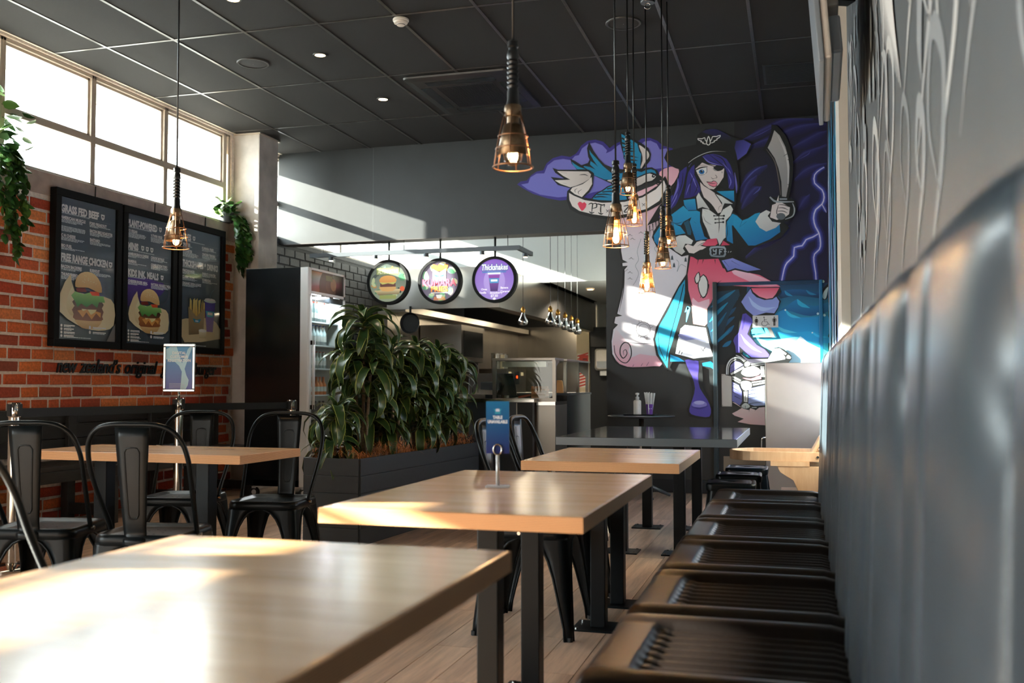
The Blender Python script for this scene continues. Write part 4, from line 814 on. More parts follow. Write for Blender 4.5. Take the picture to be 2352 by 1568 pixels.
# --- swirls on the right wall above the bench and colour beyond
RW = Art(lambda y, z, d: (XR-.0008-d, y, z), k=1.0); m_sw = mat('swirl_paint', rough=.5, attr=True)
sw = thing('wall_art', 'blurred grey and white swirl pattern painted above the leather bench', 'mural', (0, 0, 0))
rs_ = random.Random(11)
SWC = ['#a4a8aa', '#8e9498', '#b8bcbc', '#82888c']
def swirl(y, z, s, c, w):
    P = [(y+s*rs_.uniform(-.2, .2), z), (y+s*.5, z+s*.7), (y+s*.2, z+s*1.4), (y-s*.4, z+s*1.0), (y-s*.3, z+s*.3), (y+s*.3, z-s*.3), (y+s*.8, z-s*.9)]
    RW.stroke(P, w, c, (.1, .1), 6)
for k in range(34):
    y = .6+5.3*(k/34)+rs_.uniform(-.05, .05); z = rs_.uniform(1.35, 2.9); swirl(y, z, rs_.uniform(.16, .34), SWC[k % 4], rs_.uniform(.03, .07))
for k in range(26):
    y = rs_.uniform(1.3, 5.8); z = rs_.uniform(1.4, 3.2); h = rs_.uniform(.15, .5); RW.stroke([(y, z), (y+rs_.uniform(-.1, .1), z+h*.4), (y+rs_.uniform(-.12, .12), z+h*.8), (y+rs_.uniform(-.05, .2), z+h)], rs_.uniform(.05, .11), SWC[k % 4], (.1, .1), 5)
for k in range(12): RW.stroke([(3.0+.05*k, 1.9+.03*k), (3.25+.05*k, 2.3+.04*k), (3.3+.06*k, 2.9)], .03, '#d8dada', (.2, .2), 4)
for k in range(14): RW.ell(3.8+rs_.uniform(0, 1.4), rs_.uniform(1.7, 2.9), .05, .09, '#8f989c', n=16)
RW.build('swirls', m_sw, sw)
wc = thing('wall_art', 'bright blue and purple paint strip on the right wall beside the mural', 'mural', (0, 0, 0))
for k in range(40):
    y = 6.75+2.9*(k/40); c = ['#2f8fb4', '#7c6fb0', '#c9d6dc', '#3aa7c6', '#4a4a8c', '#d5b8c8', '#1e6f9c', '#6b8f7c'][k % 8]; z = rs_.uniform(.0, 2.6)
    RW.poly([(y, z), (y+.14, z+rs_.uniform(-.2, .2)), (y+.16, z+1.0), (y+.02, z+rs_.uniform(.6, 1.2))], c, sm=2)
RW.build('paint_patches', m_sw, wc)
# ================================================================== boards, signs and lettering
m_print = mat('printed_poster', rough=.28, attr=True, spec=.4)
m_fr = mat('black_board_frame', '#06080a', .65, spec=.25)
WT = '#f0f4f4'
def tiny(a, x, y, w, rows, h=.0055, gap=.0088, c='#ccd6da', r=random.Random(5)):
    for k in range(rows):
        ww = w*(1 if k < rows-1 else r.uniform(.4, .8))*r.uniform(.9, 1); u = x
        while u < x+ww-.01:
            q = r.uniform(.012, .04); a.rect(u, y+k*gap, min(u+q, x+ww), y+k*gap+h, c); u += q+.004
def burger(a, cx, cy, s, chick=False):
    P = lambda L_: [(cx+x*s, cy+y*s) for x, y in L_]
    a.poly(P([(-1.55, -.25), (-1.0, -1.05), (-.75, -.4), (.9, -.35), (1.5, -.1), (1.5, .75), (.95, .98), (.2, 1.0), (-.6, .85), (-1.55, .4)]), '#cdbd93', '#d8cba6', sm=2)
    a.poly(P([(-1.2, .0), (-.9, -.6), (-.75, -.1), (-.8, .5), (-1.1, .4)]), '#e0d4b0', '#c9b88a', sm=2)
    a.poly(P([(-.72, .55), (.72, .5), (.68, .78), (.4, .92), (-.1, .98), (-.5, .88)]), '#d9bd84', '#b8925c', sm=2)
    a.poly(P([(-.78, .15), (.76, .1), (.8, .45), (.74, .62), (-.7, .66), (-.8, .45)]), '#5a3524' if not chick else '#b5773a', '#8a4f2c', sm=2)
    a.poly(P([(-.6, .3), (-.3, .55), (-.1, .34), (.2, .6), (.45, .34), (.7, .5), (.72, .3), (0, .2)]), '#d39a52')
    a.poly(P([(-.5, .1), (.55, .08), (.4, .3), (.15, .42), (-.05, .22), (-.3, .3)]), '#d8cf94')
    a.poly(P([(-.76, -.12), (.74, -.15), (.78, .12), (.4, .2), (-.5, .22), (-.8, .1)]), '#3d2a20', '#6b4a30', sm=2)
    a.poly(P([(-.95, -.25), (-.75, -.42), (-.3, -.35), (.1, -.45), (.5, -.34), (.85, -.36), (.95, -.12), (.6, -.1), (.5, .12), (.2, -.02), (-.1, .14), (-.4, .02), (-.6, .16), (-.75, -.05)]), '#8bbf6a', '#2f7a3c')
    a.poly(P([(-.7, -.55), (-.2, -.6), (-.1, -.45), (-.65, -.4)]), '#7a2f26'); a.poly(P([(.05, -.48), (.6, -.52), (.62, -.36), (.2, -.33)]), '#d8522c')
    a.poly(P([(-.74, -.6), (-.7, -.92), (-.45, -1.15), (-.05, -1.24), (.35, -1.16), (.66, -.9), (.76, -.5), (.4, -.52), (0, -.62), (-.4, -.6)]), '#dcc08c', '#c39a60', sm=2)
    for k in range(14): q = random.Random(k); a.ell(cx+s*q.uniform(-.45, .45), cy+s*q.uniform(-1.1, -.8), .018*s+.0006, .012*s+.0004, '#ecdcb4', n=6)
def menu(label, y0, y1, draw, bg2='#303b43'):
    z0, z1 = 1.338, 2.552; xw = XL+.016
    t = thing('menu_board', label, 'menu board', (xw, (y0+y1)/2, z0)); hy = (y1-y0)/2; H = z1-z0; b = .058
    for args in ((-hy, hy, 0, b), (-hy, hy, H-b, H), (-hy, -hy+b, b, H-b), (hy-b, hy, b, H-b)): MB().box(0, .062, args[0], args[1], args[2], args[3]).build('frame_bar', m_fr, t, bevel=.004)
    MB().box(0, .035, -hy+b, hy-b, b, H-b).build('backing', m_fr, t)
    PWd, PH = 2*(hy-b), H-2*b
    a = Art(lambda u, v, d: (.0355+d, -hy+b+u, H-b-v), .00006, 1.3)
    a.rect(0, 0, PWd, PH, '#5a6672', '#46535c'); draw(a, PWd, PH); a.build('printed_menu', m_print, t)
    MB().box(.046, .0475, -hy+b, hy-b, b, H-b).build('cover_glass', glass('board_glass', '#ffffff', .012, .06), t)
    MB().cyl((.004, hy*.3, H), (.0, hy*.32, H+.1), .004, n=6).build('cable', m_fr, t)
    return t
def foot(a, W_, H_):
    for k in range(4): a.ell(.03, H_*(.905+.024*k), .011, .011, WT, n=10); a.rect(.055, H_*(.899+.024*k), .055+.12-.01*(k % 2), H_*(.899+.024*k)+.009, WT); tiny(a, .055, H_*(.899+.024*k)+.012, .2, 1)
    for k in range(2): a.ell(W_*.53, H_*(.905+.035*k), .012, .014, WT, n=12); a.rect(W_*.58, H_*(.9+.035*k), W_*.82, H_*(.9+.035*k)+.009, WT); tiny(a, W_*.58, H_*(.9+.035*k)+.012, .2, 1)
    tiny(a, .055, H_*.983, W_*.7, 1)
def head(a, t, W_, H_, v, w): a.text(t, W_*.03, H_*v+.054, .056, WT, W_*w, .055); tiny(a, W_*.03, H_*v+.060, W_*.8, 1); a.rect(W_*.03, H_*v+.07, W_*.92, H_*v+.0715, '#8a969c')
def item(a, t, W_, H_, u, v, w, rows, wr=.4): a.text(t, W_*u, H_*v+.022, .023, WT, W_*w, .05); tiny(a, W_*u, H_*v+.026, W_*wr, rows)
def icon(a, x, y, s):
    a.poly([(x-s, y-s), (x+s, y-s), (x+s*.9, y+s*.5), (x, y+s*1.2), (x-s*.9, y+s*.5)], WT); a.ell(x, y, s*.5, s*.5, '#39434c', n=12); a.ell(x, y+s*.2, s*.25, s*.3, WT, n=10)
def m1(a, W_, H_):
    head(a, 'GRASS FED BEEF', W_, H_, .055, .66); icon(a, W_*.76, H_*.055+.028, .022)
    item(a, 'AMERICAN MUSCLE', W_, H_, .03, .135, .42, 3); item(a, 'FORD FREAKOUT', W_, H_, .52, .135, .31, 2); tiny(a, W_*.03, H_*.205, W_*.44, 5)
    item(a, 'BACON BBQ ROADSTER', W_, H_, .52, .19, .42, 3); item(a, 'C N CHEESE', W_, H_, .03, .262, .24, 3); item(a, 'BASTARD', W_, H_, .52, .255, .18, 3); item(a, 'BIO FUEL', W_, H_, .03, .335, .18, 2)
    head(a, 'FREE RANGE CHICKEN', W_, H_, .40, .82); icon(a, W_*.9, H_*.40+.028, .022)
    item(a, 'BACON BACKFIRE', W_, H_, .03, .48, .35, 2); item(a, 'BURNOUT', W_, H_, .52, .48, .18, 3); item(a, 'THUNDERBIRD', W_, H_, .03, .535, .28, 3)
    a.poly([(W_*.84, H_), (W_, H_*.86), (W_, H_)], '#6c6a68'); burger(a, W_*.5, H_*.735, .205); foot(a, W_, H_)
def m2(a, W_, H_):
    head(a, 'PLANT-POWERED', W_, H_, .045, .64); icon(a, W_*.74, H_*.045+.028, .02)
    item(a, 'YO VEGAN', W_, H_, .03, .122, .2, 5); item(a, 'V-TWIN VEGE', W_, H_, .52, .122, .26, 5)
    head(a, 'MINIS', W_, H_, .225, .22)
    for k in range(3): icon(a, W_*(.34+.1*k), H_*.225+.028, .02)
    item(a, 'HAMBURGINI N CHEESE', W_, H_, .03, .3, .44, 2); item(a, 'CHOOK ROYALE', W_, H_, .52, .3, .3, 2); item(a, 'BAMBINA', W_, H_, .03, .357, .18, 2); item(a, 'COMBUSTION TOFU', W_, H_, .52, .357, .37, 3)
    a.poly([(0, H_*.5), (0, H_*.72), (W_*.3, H_*.68), (W_*.75, H_*.6), (W_*.8, H_*.5)], '#5a3f94', '#38305c', sm=2)
    head(a, 'KIDS INK. MEALS', W_, H_, .432, .66); icon(a, W_*.77, H_*.432+.028, .02); a.rect(0, H_*.5+.0, 0.001, H_*.501, WT)
    item(a, 'CHEESEBURGER MEAL', W_, H_, .03, .512, .42, 2); item(a, 'NATURAL NUGGETS MEAL', W_, H_, .52, .512, .45, 3, .43); a.stroke([(W_*.8, H_*.5), (W_*.93, H_*.56), (W_*.88, H_*.64), (W_*.72, H_*.68)], .012, '#57545f', (.2, .2)); burger(a, W_*.5, H_*.76, .175, True); foot(a, W_, H_)
def m3(a, W_, H_):
    head(a, 'SIDES', W_, H_, .05, .22); icon(a, W_*.32, H_*.05+.028, .02)
    item(a, 'FRIES', W_, H_, .03, .128, .2, 2, .25); item(a, 'KUMARA FRIES', W_, H_, .52, .128, .3, 2); item(a, 'FAVOURITES', W_, H_, .03, .183, .24, 5); item(a, 'CHICKEN TENDERS', W_, H_, .52, .183, .34, 3)
    a.poly([(0, H_*.12), (W_, H_*.12), (W_, H_*.3), (W_*.5, H_*.34), (0, H_*.3)], '#5d6263', '#343d43') if False else None
    head(a, 'THICKSHAKES & DRINKS', W_, H_, .272, .9)
    item(a, 'THICKSHAKES', W_, H_, .03, .352, .3, 2); item(a, 'ENERGY & WATER', W_, H_, .52, .352, .35, 2); item(a, 'CLASSIC SODA', W_, H_, .03, .405, .3, 2); item(a, 'KOMBUCHA', W_, H_, .52, .405, .22, 2); item(a, 'ORGANIC SODA & JUICE', W_, H_, .03, .458, .46, 2)
    a.poly([(0, H_*.78), (W_*.3, H_*.76), (W_*.75, H_*.74), (W_, H_*.83), (W_, H_*.92), (W_*.7, H_*.95), (W_*.4, H_*.97), (W_*.1, H_*.97), (0, H_*.9)], '#cdbb8c', '#d8c9a0', sm=2); a.poly([(0, H_*.9), (W_*.1, H_*.965), (W_*.5, H_*.955), (W_, H_*.915), (W_, H_), (0, H_)], '#4a4d46', '#2a3232')
    for k in range(11):
        q = random.Random(k+50); x = W_*(.2+.36*k/10); a.poly([(x, H_*.74), (x+.02, H_*.74), (x+.026+q.uniform(-.02, .02), H_*(.58+.05*abs(k-5)/5*q.random())), (x+.006+q.uniform(-.02, .02), H_*(.58+.04*q.random()))], '#e2c878', '#caa24e')
    a.poly([(W_*.18, H_*.66), (W_*.38, H_*.74), (W_*.58, H_*.66), (W_*.56, H_*.88), (W_*.2, H_*.9)], '#a8946c', '#857352'); a.poly([(W_*.29, H_*.755), (W_*.38, H_*.768), (W_*.5, H_*.755), (W_*.45, H_*.79), (W_*.33, H_*.79)], '#2f93b4'); a.rect(W_*.35, H_*.772, W_*.43, H_*.783, '#dfe4e4')
    a.poly([(W_*.58, H_*.59), (W_*.86, H_*.59), (W_*.8, H_*.86), (W_*.64, H_*.86)], '#4a48a8', '#6a3f96'); a.ell(W_*.72, H_*.592, W_*.155, H_*.016, '#c4d6d2'); a.ell(W_*.72, H_*.58, W_*.135, H_*.012, '#dbe6e2'); a.stroke([(W_*.72, H_*.575), (W_*.75, H_*.52), (W_*.84, H_*.48)], .006, '#51707c'); a.poly([(W_*.61, H_*.68), (W_*.84, H_*.68), (W_*.8, H_*.73), (W_*.65, H_*.73)], '#46a5c0'); a.rect(W_*.66, H_*.69, W_*.79, H_*.715, '#e2e4ea')
    a.poly([(W_*.44, H_*.85), (W_*.64, H_*.85), (W_*.62, H_*.92), (W_*.46, H_*.92)], '#e4dcc0', '#b8a878'); a.ell(W_*.54, H_*.855, W_*.1, H_*.014, '#efe9d6'); tiny(a, W_*.3, H_*.985, W_*.55, 1)
menu('left menu board headed grass fed beef, large burger picture', 6.205, 6.972, m1)
menu('middle menu board headed plant-powered, smaller burger picture', 6.994, 7.736, m2)
menu('right menu board headed thickshakes and drinks, picture of fries', 7.760, 8.522, m3)
# ---- script lettering under the boards
m_let = mat('black_cut_letters', '#0c0f12', .5)
le = thing('wall_lettering', 'black raised script lettering on the bricks under the menu boards', 'lettering', (XL+.014, 6.3, 1.14))
def word3d(t, y0, y1, parent):
    cu = bpy.data.curves.new('w', 'FONT'); cu.body = t; cu.size = .16; cu.extrude = .005; cu.offset = .002; cu.shear = .3; cu.space_character = .95; cu.resolution_u = 3
    o = bpy.data.objects.new('w', cu); COL.objects.link(o)
    me = bpy.data.meshes.new_from_object(o.evaluated_get(bpy.context.evaluated_depsgraph_get())); bpy.data.objects.remove(o)
    xs_ = [v.co.x for v in me.vertices]; a, b = min(xs_), max(xs_); k = (y1-y0)/(b-a)
    for v in me.vertices: x, y, z = v.co; v.co = (z+.006, y0+(x-a)*k-6.3, y*1.0)
    me.materials.clear(); me.materials.append(m_let); link('word', me, parent)
for t, p0, p1 in (('new', 132, 180), ('zealand\u2019s', 185, 280), ('original', 289, 364), ('gourmet', 372, 441), ('burger', 448, 499)): word3d(t, at(p0, 845, X=XL+.03).y, at(p1, 845, X=XL+.03).y, le)
# ---- hanging round light-box signs with their light track
m_disc = mat('backlit_disc', rough=.3, attr=True); n_ = m_disc.node_tree; p_ = n_.nodes['Principled BSDF']; n_.links.new(n_.nodes['Color Attribute'].outputs[0] if 'Color Attribute' in n_.nodes else [k for k in n_.nodes if k.type == 'VERTEX_COLOR'][0].outputs[0], p_.inputs['Emission Color']); p_.inputs['Emission Strength'].default_value = .28
def disc(label, x, z, draw, R=.242):
    t = thing('round_sign', label, 'sign', (x, 9.80, z-R), group='round hanging signs')
    q = MB().lathe([(R-.03, -.035), (R, -.035), (R, .035), (R-.03, .035), (R-.03, -.035)], 48).build('rim', m_fr, t, smooth=True, angle=40); q.rotation_euler = (pi/2, 0, 0); q.location = (0, 0, R)
    q = MB().lathe([(0.0001, -.026), (R-.028, -.026), (R-.028, .026), (.0001, .026)], 40).build('light_box', m_white, t); q.rotation_euler = (pi/2, 0, 0); q.location = (0, 0, R)
    r = R-.03; a = Art(lambda u, v, d: (u, -.0265-d, R-v), .00006, 1.0); a.ell(0, 0, r, r, '#20262e', n=48); draw(a, r); a.build('printed_face', m_disc, t)
    MB().cyl((0, 0, 2*R), (0, 0, 2.583-(z-R)), .011, n=10).build('rod', m_fr, t)
    return t
def leaf2(a, x, y, s, q, c): a.poly([(x+s*(u*cos(q)-w*sin(q)), y+s*(u*sin(q)+w*cos(q))) for u, w in ((-1, 0), (-.4, -.5), (.4, -.4), (1, 0), (.4, .4), (-.4, .5))], c, sm=2)
def d1(a, r):
    a.ell(0, 0, r, r, '#39443e', '#8c9680', n=40)
    for k in range(26): q = random.Random(k); an = q.uniform(0, 6.28); leaf2(a, r*.8*cos(an), r*.75*sin(an)*.9, .035, q.uniform(0, 6), q.choice(['#3f7a52', '#58906a', '#a9b48a', '#b07a3c', '#26312c']))
    a.rect(-r*.62, -r*.72, r*.6, -r*.38, '#7f8a52'); a.text('ALTERNATIVE', -r*.55, -r*.44, r*.2, '#c9cba6', r*1.1, .03)
    a.poly([(-r*.75, r*.42), (r*.7, r*.35), (r*.6, r*.62), (-r*.5, r*.66)], '#cbb88c', '#6b5a3c'); a.poly([(-r*.45, r*.2), (r*.42, r*.2), (r*.3, r*.45), (-r*.3, r*.45)], '#c79a5c', sm=2); a.rect(-r*.42, r*.05, r*.42, r*.24, '#5b2d24'); a.poly([(-r*.46, r*.0), (r*.46, r*.0), (r*.3, r*.12), (0, r*.06), (-r*.3, r*.12)], '#b9b35a'); a.poly([(-r*.44, 0), (-r*.36, -r*.26), (0, -r*.34), (r*.36, -r*.26), (r*.44, 0)], '#d59a4e', '#c9893c', sm=2); a.rect(-r*.45, r*.66, r*.45, r*.85, '#8a9252'); a.ell(r*.78, r*.35, r*.13, r*.13, '#d85a32')
def d2(a, r):
    a.ell(0, 0, r, r, '#3a3040', '#6d6478', n=40)
    for k in range(30):
        an = k*.7; rr = r*(.72+.2*((k*7) % 5)/5); leaf2(a, rr*cos(an), rr*sin(an), .03+.008*(k % 3), an+1.2, ['#6fae82', '#a9c39a', '#4d8a62', '#b9b492'][k % 4])
    for k in range(9): x = -r*.32+r*.64*k/8; a.poly([(x-.012, -r*.5), (x+.012, -r*.5), (x+.02*(k-4)/4+.012, -r*(.78+.1*((k*5) % 3)/3)), (x+.02*(k-4)/4-.012, -r*(.78+.1*((k*5) % 3)/3))], '#d8793c')
    a.poly([(-r*.36, -r*.62), (0, -r*.42), (r*.34, -r*.62), (r*.34, 0), (-r*.36, 0)], '#d9dcdc'); a.poly([(-r*.34, -r*.36), (0, -r*.26), (r*.32, -r*.36), (r*.2, -r*.22), (-r*.2, -r*.22)], '#3f8fae')
    a.text('KUMARA', 0, r*.24, r*.34, '#c25a6c', r*1.8, .04, 'CENTER'); a.text('FRIES', 0, r*.52, r*.26, '#e08a42', r*.9, .04, 'CENTER'); a.rect(-r*.45, r*.56, r*.45, r*.6, '#d9d4d0')
    for k in range(9): a.poly([(-r*.3+r*.075*k, r*.96), (-r*.26+r*.075*k, r*.96), (-r*.22+r*.06*k, r*.78), (-r*.26+r*.06*k, r*.78)], '#e08a42')
    a.poly([(-r*.18, r*.68), (r*.16, r*.68), (r*.1, r*.86), (-r*.12, r*.86)], '#e2ddd8')
def d3(a, r):
    a.ell(0, 0, r, r, '#7c52b8', '#9a82cc', n=40); a.ell(0, r*.1, r*.55, r*.7, '#a58ed0', n=32)
    a.text('Thickshakes', 0, -r*.46, r*.30, '#3a5fa0', r*1.42, .10, 'CENTER', .12); a.text('Thickshakes', 0, -r*.47, r*.29, '#eef0f4', r*1.36, .03, 'CENTER', .12); a.rect(-r*.62, -r*.40, r*.6, -r*.33, '#4a78b8')
    a.poly([(-r*.3, -r*.24), (r*.28, -r*.24), (r*.17, r*.58), (-r*.2, r*.58)], '#8f4aa6', '#3e2568'); a.rect(-r*.34, -r*.34, r*.32, -r*.25, '#dfe2ea'); a.poly([(-r*.27, -r*.06), (r*.25, -r*.06), (r*.2, r*.18), (-r*.22, r*.18)], '#4a8fc0'); a.rect(-r*.18, r*.0, r*.16, r*.1, '#e8eaf0')
    for x, y, t in ((-.68, .52, 'Oreo'), (-.78, .68, 'Vanilla'), (.32, .46, 'Banana'), (.32, .64, 'Caramel'), (-.22, .7, 'Strawberry')): a.text(t, r*x, r*y, r*.10, '#f2eef6', None, .03)
    a.text('$7.50', 0, r*.86, r*.12, '#f2eef6', None, .03, 'CENTER'); a.ell(0, r*.95, r*.08, r*.06, '#f2eef6', n=12)
disc('round hanging sign with a burger picture, left of three', -4.205, 2.142, d1); disc('round hanging sign reading kumara fries, middle of three', -3.618, 2.136, d2); disc('round purple hanging sign reading thickshakes, right of three', -3.012, 2.136, d3)
tr = thing('light_track', 'dark grey square tube light track hung above the round signs', 'light track', (0, 0, 2.45))
MB().bar((-5.1, 9.72, .0), (-2.72, 9.72, .0), .035, .045).build('front_tube', mat('grey_tube', '#5b6166', .4, .4), tr); MB().bar((-2.74, 9.72, 0), (-2.74, 10.25, 0), .035, .045).build('side_tube', MATS['grey_tube'], tr); MB().bar((-5.08, 9.72, 0), (-5.08, 10.25, 0), .035, .045).build('side_tube', MATS['grey_tube'], tr)
m_warm = mat('warm_lens', '#fff2d8', .3, emit='#ffe0b0', es=9.)
for x in (-4.85, -4.33, -3.75, -3.13, -2.74):
    y = 9.72 if x != -2.74 else 10.0; s_ = MB().cyl((x, y, -.022), (x, y, -.062), .026, .028, 14).build('spot_lamp', MATS['grey_tube'], tr); MB().cyl((x, y, -.063), (x, y, -.066), .022, n=14).build('lens', m_warm, s_)
for x in (-4.95, -4.0, -2.85): MB().cyl((x, 9.72, .02), (x, 9.72, .13), .003, n=6).build('wire', m_fr, tr)
# ---- small table sign
sp_ = at(1143, 1119, Z=TZ)
ts = thing('table_sign', 'small blue sign reading table unavailable in a chrome holder', 'sign', (sp_.x, sp_.y, TZ), radians(8))
MB().box(-.037, .037, -.018, .018, 0, .007).build('base', mat('satin_holder', '#d6d8da', .3, .3), ts, bevel=.002)
MB().cyl((0, 0, .007), (0, 0, .105), .0058, n=12).build('stem', MATS['satin_holder'], ts, smooth=True)
MB().tube([(.0135*cos(q), -.004, .121+.0165*sin(q)) for q in [2*pi*k/24 for k in range(24)]], .0022, 8, closed=True).build('clip_ring', m_steelb, ts, smooth=True)
cd_ = MB().box(-.0375, .0375, -.0012, .0012, .108, .275).build('card', mat('blue_card', '#123a78', .4), ts)
a = Art(lambda u, v, d: (u, -.0013-d, .275-v), .00002, 1.0); a.rect(-.0375, 0, .0375, .167, '#0f6a9c', '#1c2a6e'); a.poly([(-.013, .024), (.0, .028), (.013, .024), (.008, .034), (-.008, .034)], '#3a9ab8'); a.rect(-.006, .024, .006, .033, '#cfd4e4'); a.rect(-.009, .036, .009, .039, '#35b4c4')
a.text('TABLE', 0, .056, .010, '#e8eaf0', .031, .04, 'CENTER'); a.text('UNAVAILABLE', 0, .070, .010, '#e8eaf0', .064, .04, 'CENTER'); a.build('printed_text', m_print, ts)
# ---- toilet sign and push plate on the door
zt = at(1758, 735, Y=YB-.03)
wc_ = thing('toilet_sign', 'grey metal toilet sign with woman, wheelchair and man symbols', 'sign', (zt.x, YB-.024, zt.z-.07))
MB().box(-.118, .118, 0, .0035, 0, .116).build('plate', mat('satin_alloy', '#c3c6c6', .4, .3), wc_, bevel=.003)
a = Art(lambda u, v, d: (u, -.0004-d, .116-v), .00005, 1.0); K = '#16181a'
a.ell(-.083, .02, .006, .006, K); a.poly([(-.09, .03), (-.076, .03), (-.068, .066), (-.098, .066)], K); a.rect(-.09, .066, -.085, .1, K); a.rect(-.081, .066, -.076, .1, K); a.stroke([(-.09, .032), (-.102, .055)], .004, K, sm=0); a.stroke([(-.076, .032), (-.064, .055)], .004, K, sm=0)
a.ell(.082, .02, .006, .006, K); a.rect(.072, .029, .092, .064, K); a.rect(.073, .064, .081, .1, K); a.rect(.083, .064, .091, .1, K); a.rect(.064, .031, .069, .06, K); a.rect(.095, .031, .1, .06, K)
a.ell(-.012, .018, .006, .006, K); a.stroke([(-.011, .026), (-.01, .06), (.018, .062), (.03, .088), (.04, .085)], .005, K, sm=0); a.stroke([(-.01, .042), (.012, .042)], .004, K, sm=0); a.stroke([(-.018, .052), (-.034, .07), (-.03, .092), (-.008, .1), (.014, .09), (.018, .078)], .0045, K); a.build('symbols', m_print, wc_)
zp = at(1669, 896, Y=YB-.03)
pp = thing('push_plate', 'blank brushed push plate on the toilet door', 'plate', (zp.x, YB-.024, zp.z-.155))
MB().box(-.048, .048, 0, .003, 0, .31).build('plate', MATS['satin_alloy'], pp, bevel=.002)
for sx in (-1, 1):
    for z in (.01, .3): MB().cyl((sx*.04, -.001, z), (sx*.04, .001, z), .003, n=8).build('screw', m_fr, pp)
# ================================================================== pendant lamps and ceiling fittings
m_rub = mat('black_rubber', '#101316', .32)
m_brass = mat('aged_brass', '#7a6650', .38, .9, ns=40, na=.3)
m_wire = mat('copper_wire', '#9a7358', .35, .85)
m_bulbg = glass('bulb_glass', '#fff0d8', .06)
m_fil = mat('lit_filament', '#ffd9a0', .5, emit='#ffb060', es=60.)
m_glow = mat('glowing_reflector', '#d9b384', .45, .4)
PN = 0
def pendant(label, x, y, z0, face, dia=.125, energy=3.0, group=None, glow=False, H=.395):
    k = dia/.13; t = thing('pendant_lamp', label, 'lamp', (x, y, z0), face, group)
    MB().tube([(0, 0, H*1.0), (.002, .001, (ZC-z0+H)/2), (0, 0, ZC-z0)], .0045, 8).build('cord', m_rub, t, smooth=True)
    MB().lathe([(.012, .405), (.017, .402), (.018, .385), (.0145, .382), (.0145, .372)], 14).build('cable_gland', m_rub, t, smooth=True, angle=40)
    pr = [(.0, .374), (.0165, .374), (.018, .365)]
    for q in range(7): z = .352-q*.0155; pr += [(.0195, z), (.0165, z-.006), (.0165, z-.009)]
    pr += [(.0185, .24), (.0185, .215), (.024, .19)]
    MB().lathe(pr, 18).build('handle', m_rub, t, smooth=True, angle=50)
    MB().lathe([(.0255, .197), (.0275, .19), (.0275, .168), (.0245, .162), (.019, .16), (.019, .125)], 18).build('collar', m_brass, t, smooth=True, angle=40)
    rf = MB().lathe([(.021, .138), (.03, .132), (.038, .10), (.049, .035)], 16, a0=-pi*.56, a1=pi*.56)
    rf.build('reflector', m_brass, t, smooth=True, solid=.0015)
    cg = MB(); r0 = dia/2
    for r_, z in ((r0, 0), (.86*r0, .058), (.74*r0, .098)): MB().tube([(r_*cos(q), r_*sin(q), z) for q in [2*pi*i/28 for i in range(28)]], .0019 if z else .0026, 6, closed=True).build('cage_ring', m_wire, t, smooth=True)
    for i in range(6):
        q = 2*pi*i/6+.2; MB().tube([(.0275*cos(q), .0275*sin(q), .175), (.74*r0*cos(q), .74*r0*sin(q), .098), (.86*r0*cos(q), .86*r0*sin(q), .058), (r0*cos(q), r0*sin(q), 0)], .0018, 6).build('cage_wire', m_wire, t, smooth=True)
    b = MB().lathe([(.014, .125), (.015, .11), (.027, .07), (.032, .045), (.028, .022), (.016, .008), (.0005, .003)], 20).build('bulb', m_bulbg, t, smooth=True)
    f = MB()
    pts = []
    for i in range(17): q = 2*pi*i/16; pts.append((.011*cos(q), .011*sin(q), .03+(.045 if i % 2 else 0)))
    f.tube(pts, .0011, 5); f.build('filament', m_fil, b)
    ld = bpy.data.lights.new('bulb_light', 'POINT'); ld.energy = energy; ld.color = (1, .72, .42); ld.shadow_soft_size = .02
    lo = bpy.data.objects.new('bulb_light', ld); COL.objects.link(lo); lo.parent = t; lo.location = (0, 0, .05)
    return t
C_ = radians
pendant('caged pendant lamp hanging over the sign table, largest in view', -.857, 2.98, 1.735, C_(-95), .126, 2.2)
pendant('caged pendant lamp hanging in front of the menu boards', -2.98, 4.26, 1.73, C_(-130), .130, 2.2)
pendant('caged pendant lamp glowing white, over the third table', -.811, 4.57, 1.697, C_(165), .122, 5.0)
for i, (lb, x, y, z, f) in enumerate([('highest', -1.04, 6.31, 2.281, -95), ('second highest', -1.011, 6.38, 2.086, 170), ('lowest', -.944, 6.47, 1.651, 100), ('second lowest', -.828, 6.395, 1.80, -90), ('middle height', -.805, 6.50, 1.957, -20)]):
    pendant('%s caged lamp of the cluster of five in front of the pirate mural' % lb, x, y, z, C_(f), .11, 2.6 if f > 50 else 1.6, 'cluster of caged lamps', H=.39)
cn = thing('ceiling_rose', 'dark round ceiling rose holding the lamp cluster cords', 'fitting', (-.92, 6.41, ZC-.03)); MB().lathe([(.001, .0), (.045, .0), (.05, .01), (.05, .0285)], 32).build('plate', m_rub, cn, smooth=True, angle=40); MB().tube([(.02*cos(q), 0, -.02+.02*sin(q)) for q in [2*pi*i/16 for i in range(16)]], .003, 6, closed=True).build('hook', m_steelb, cn, smooth=True)
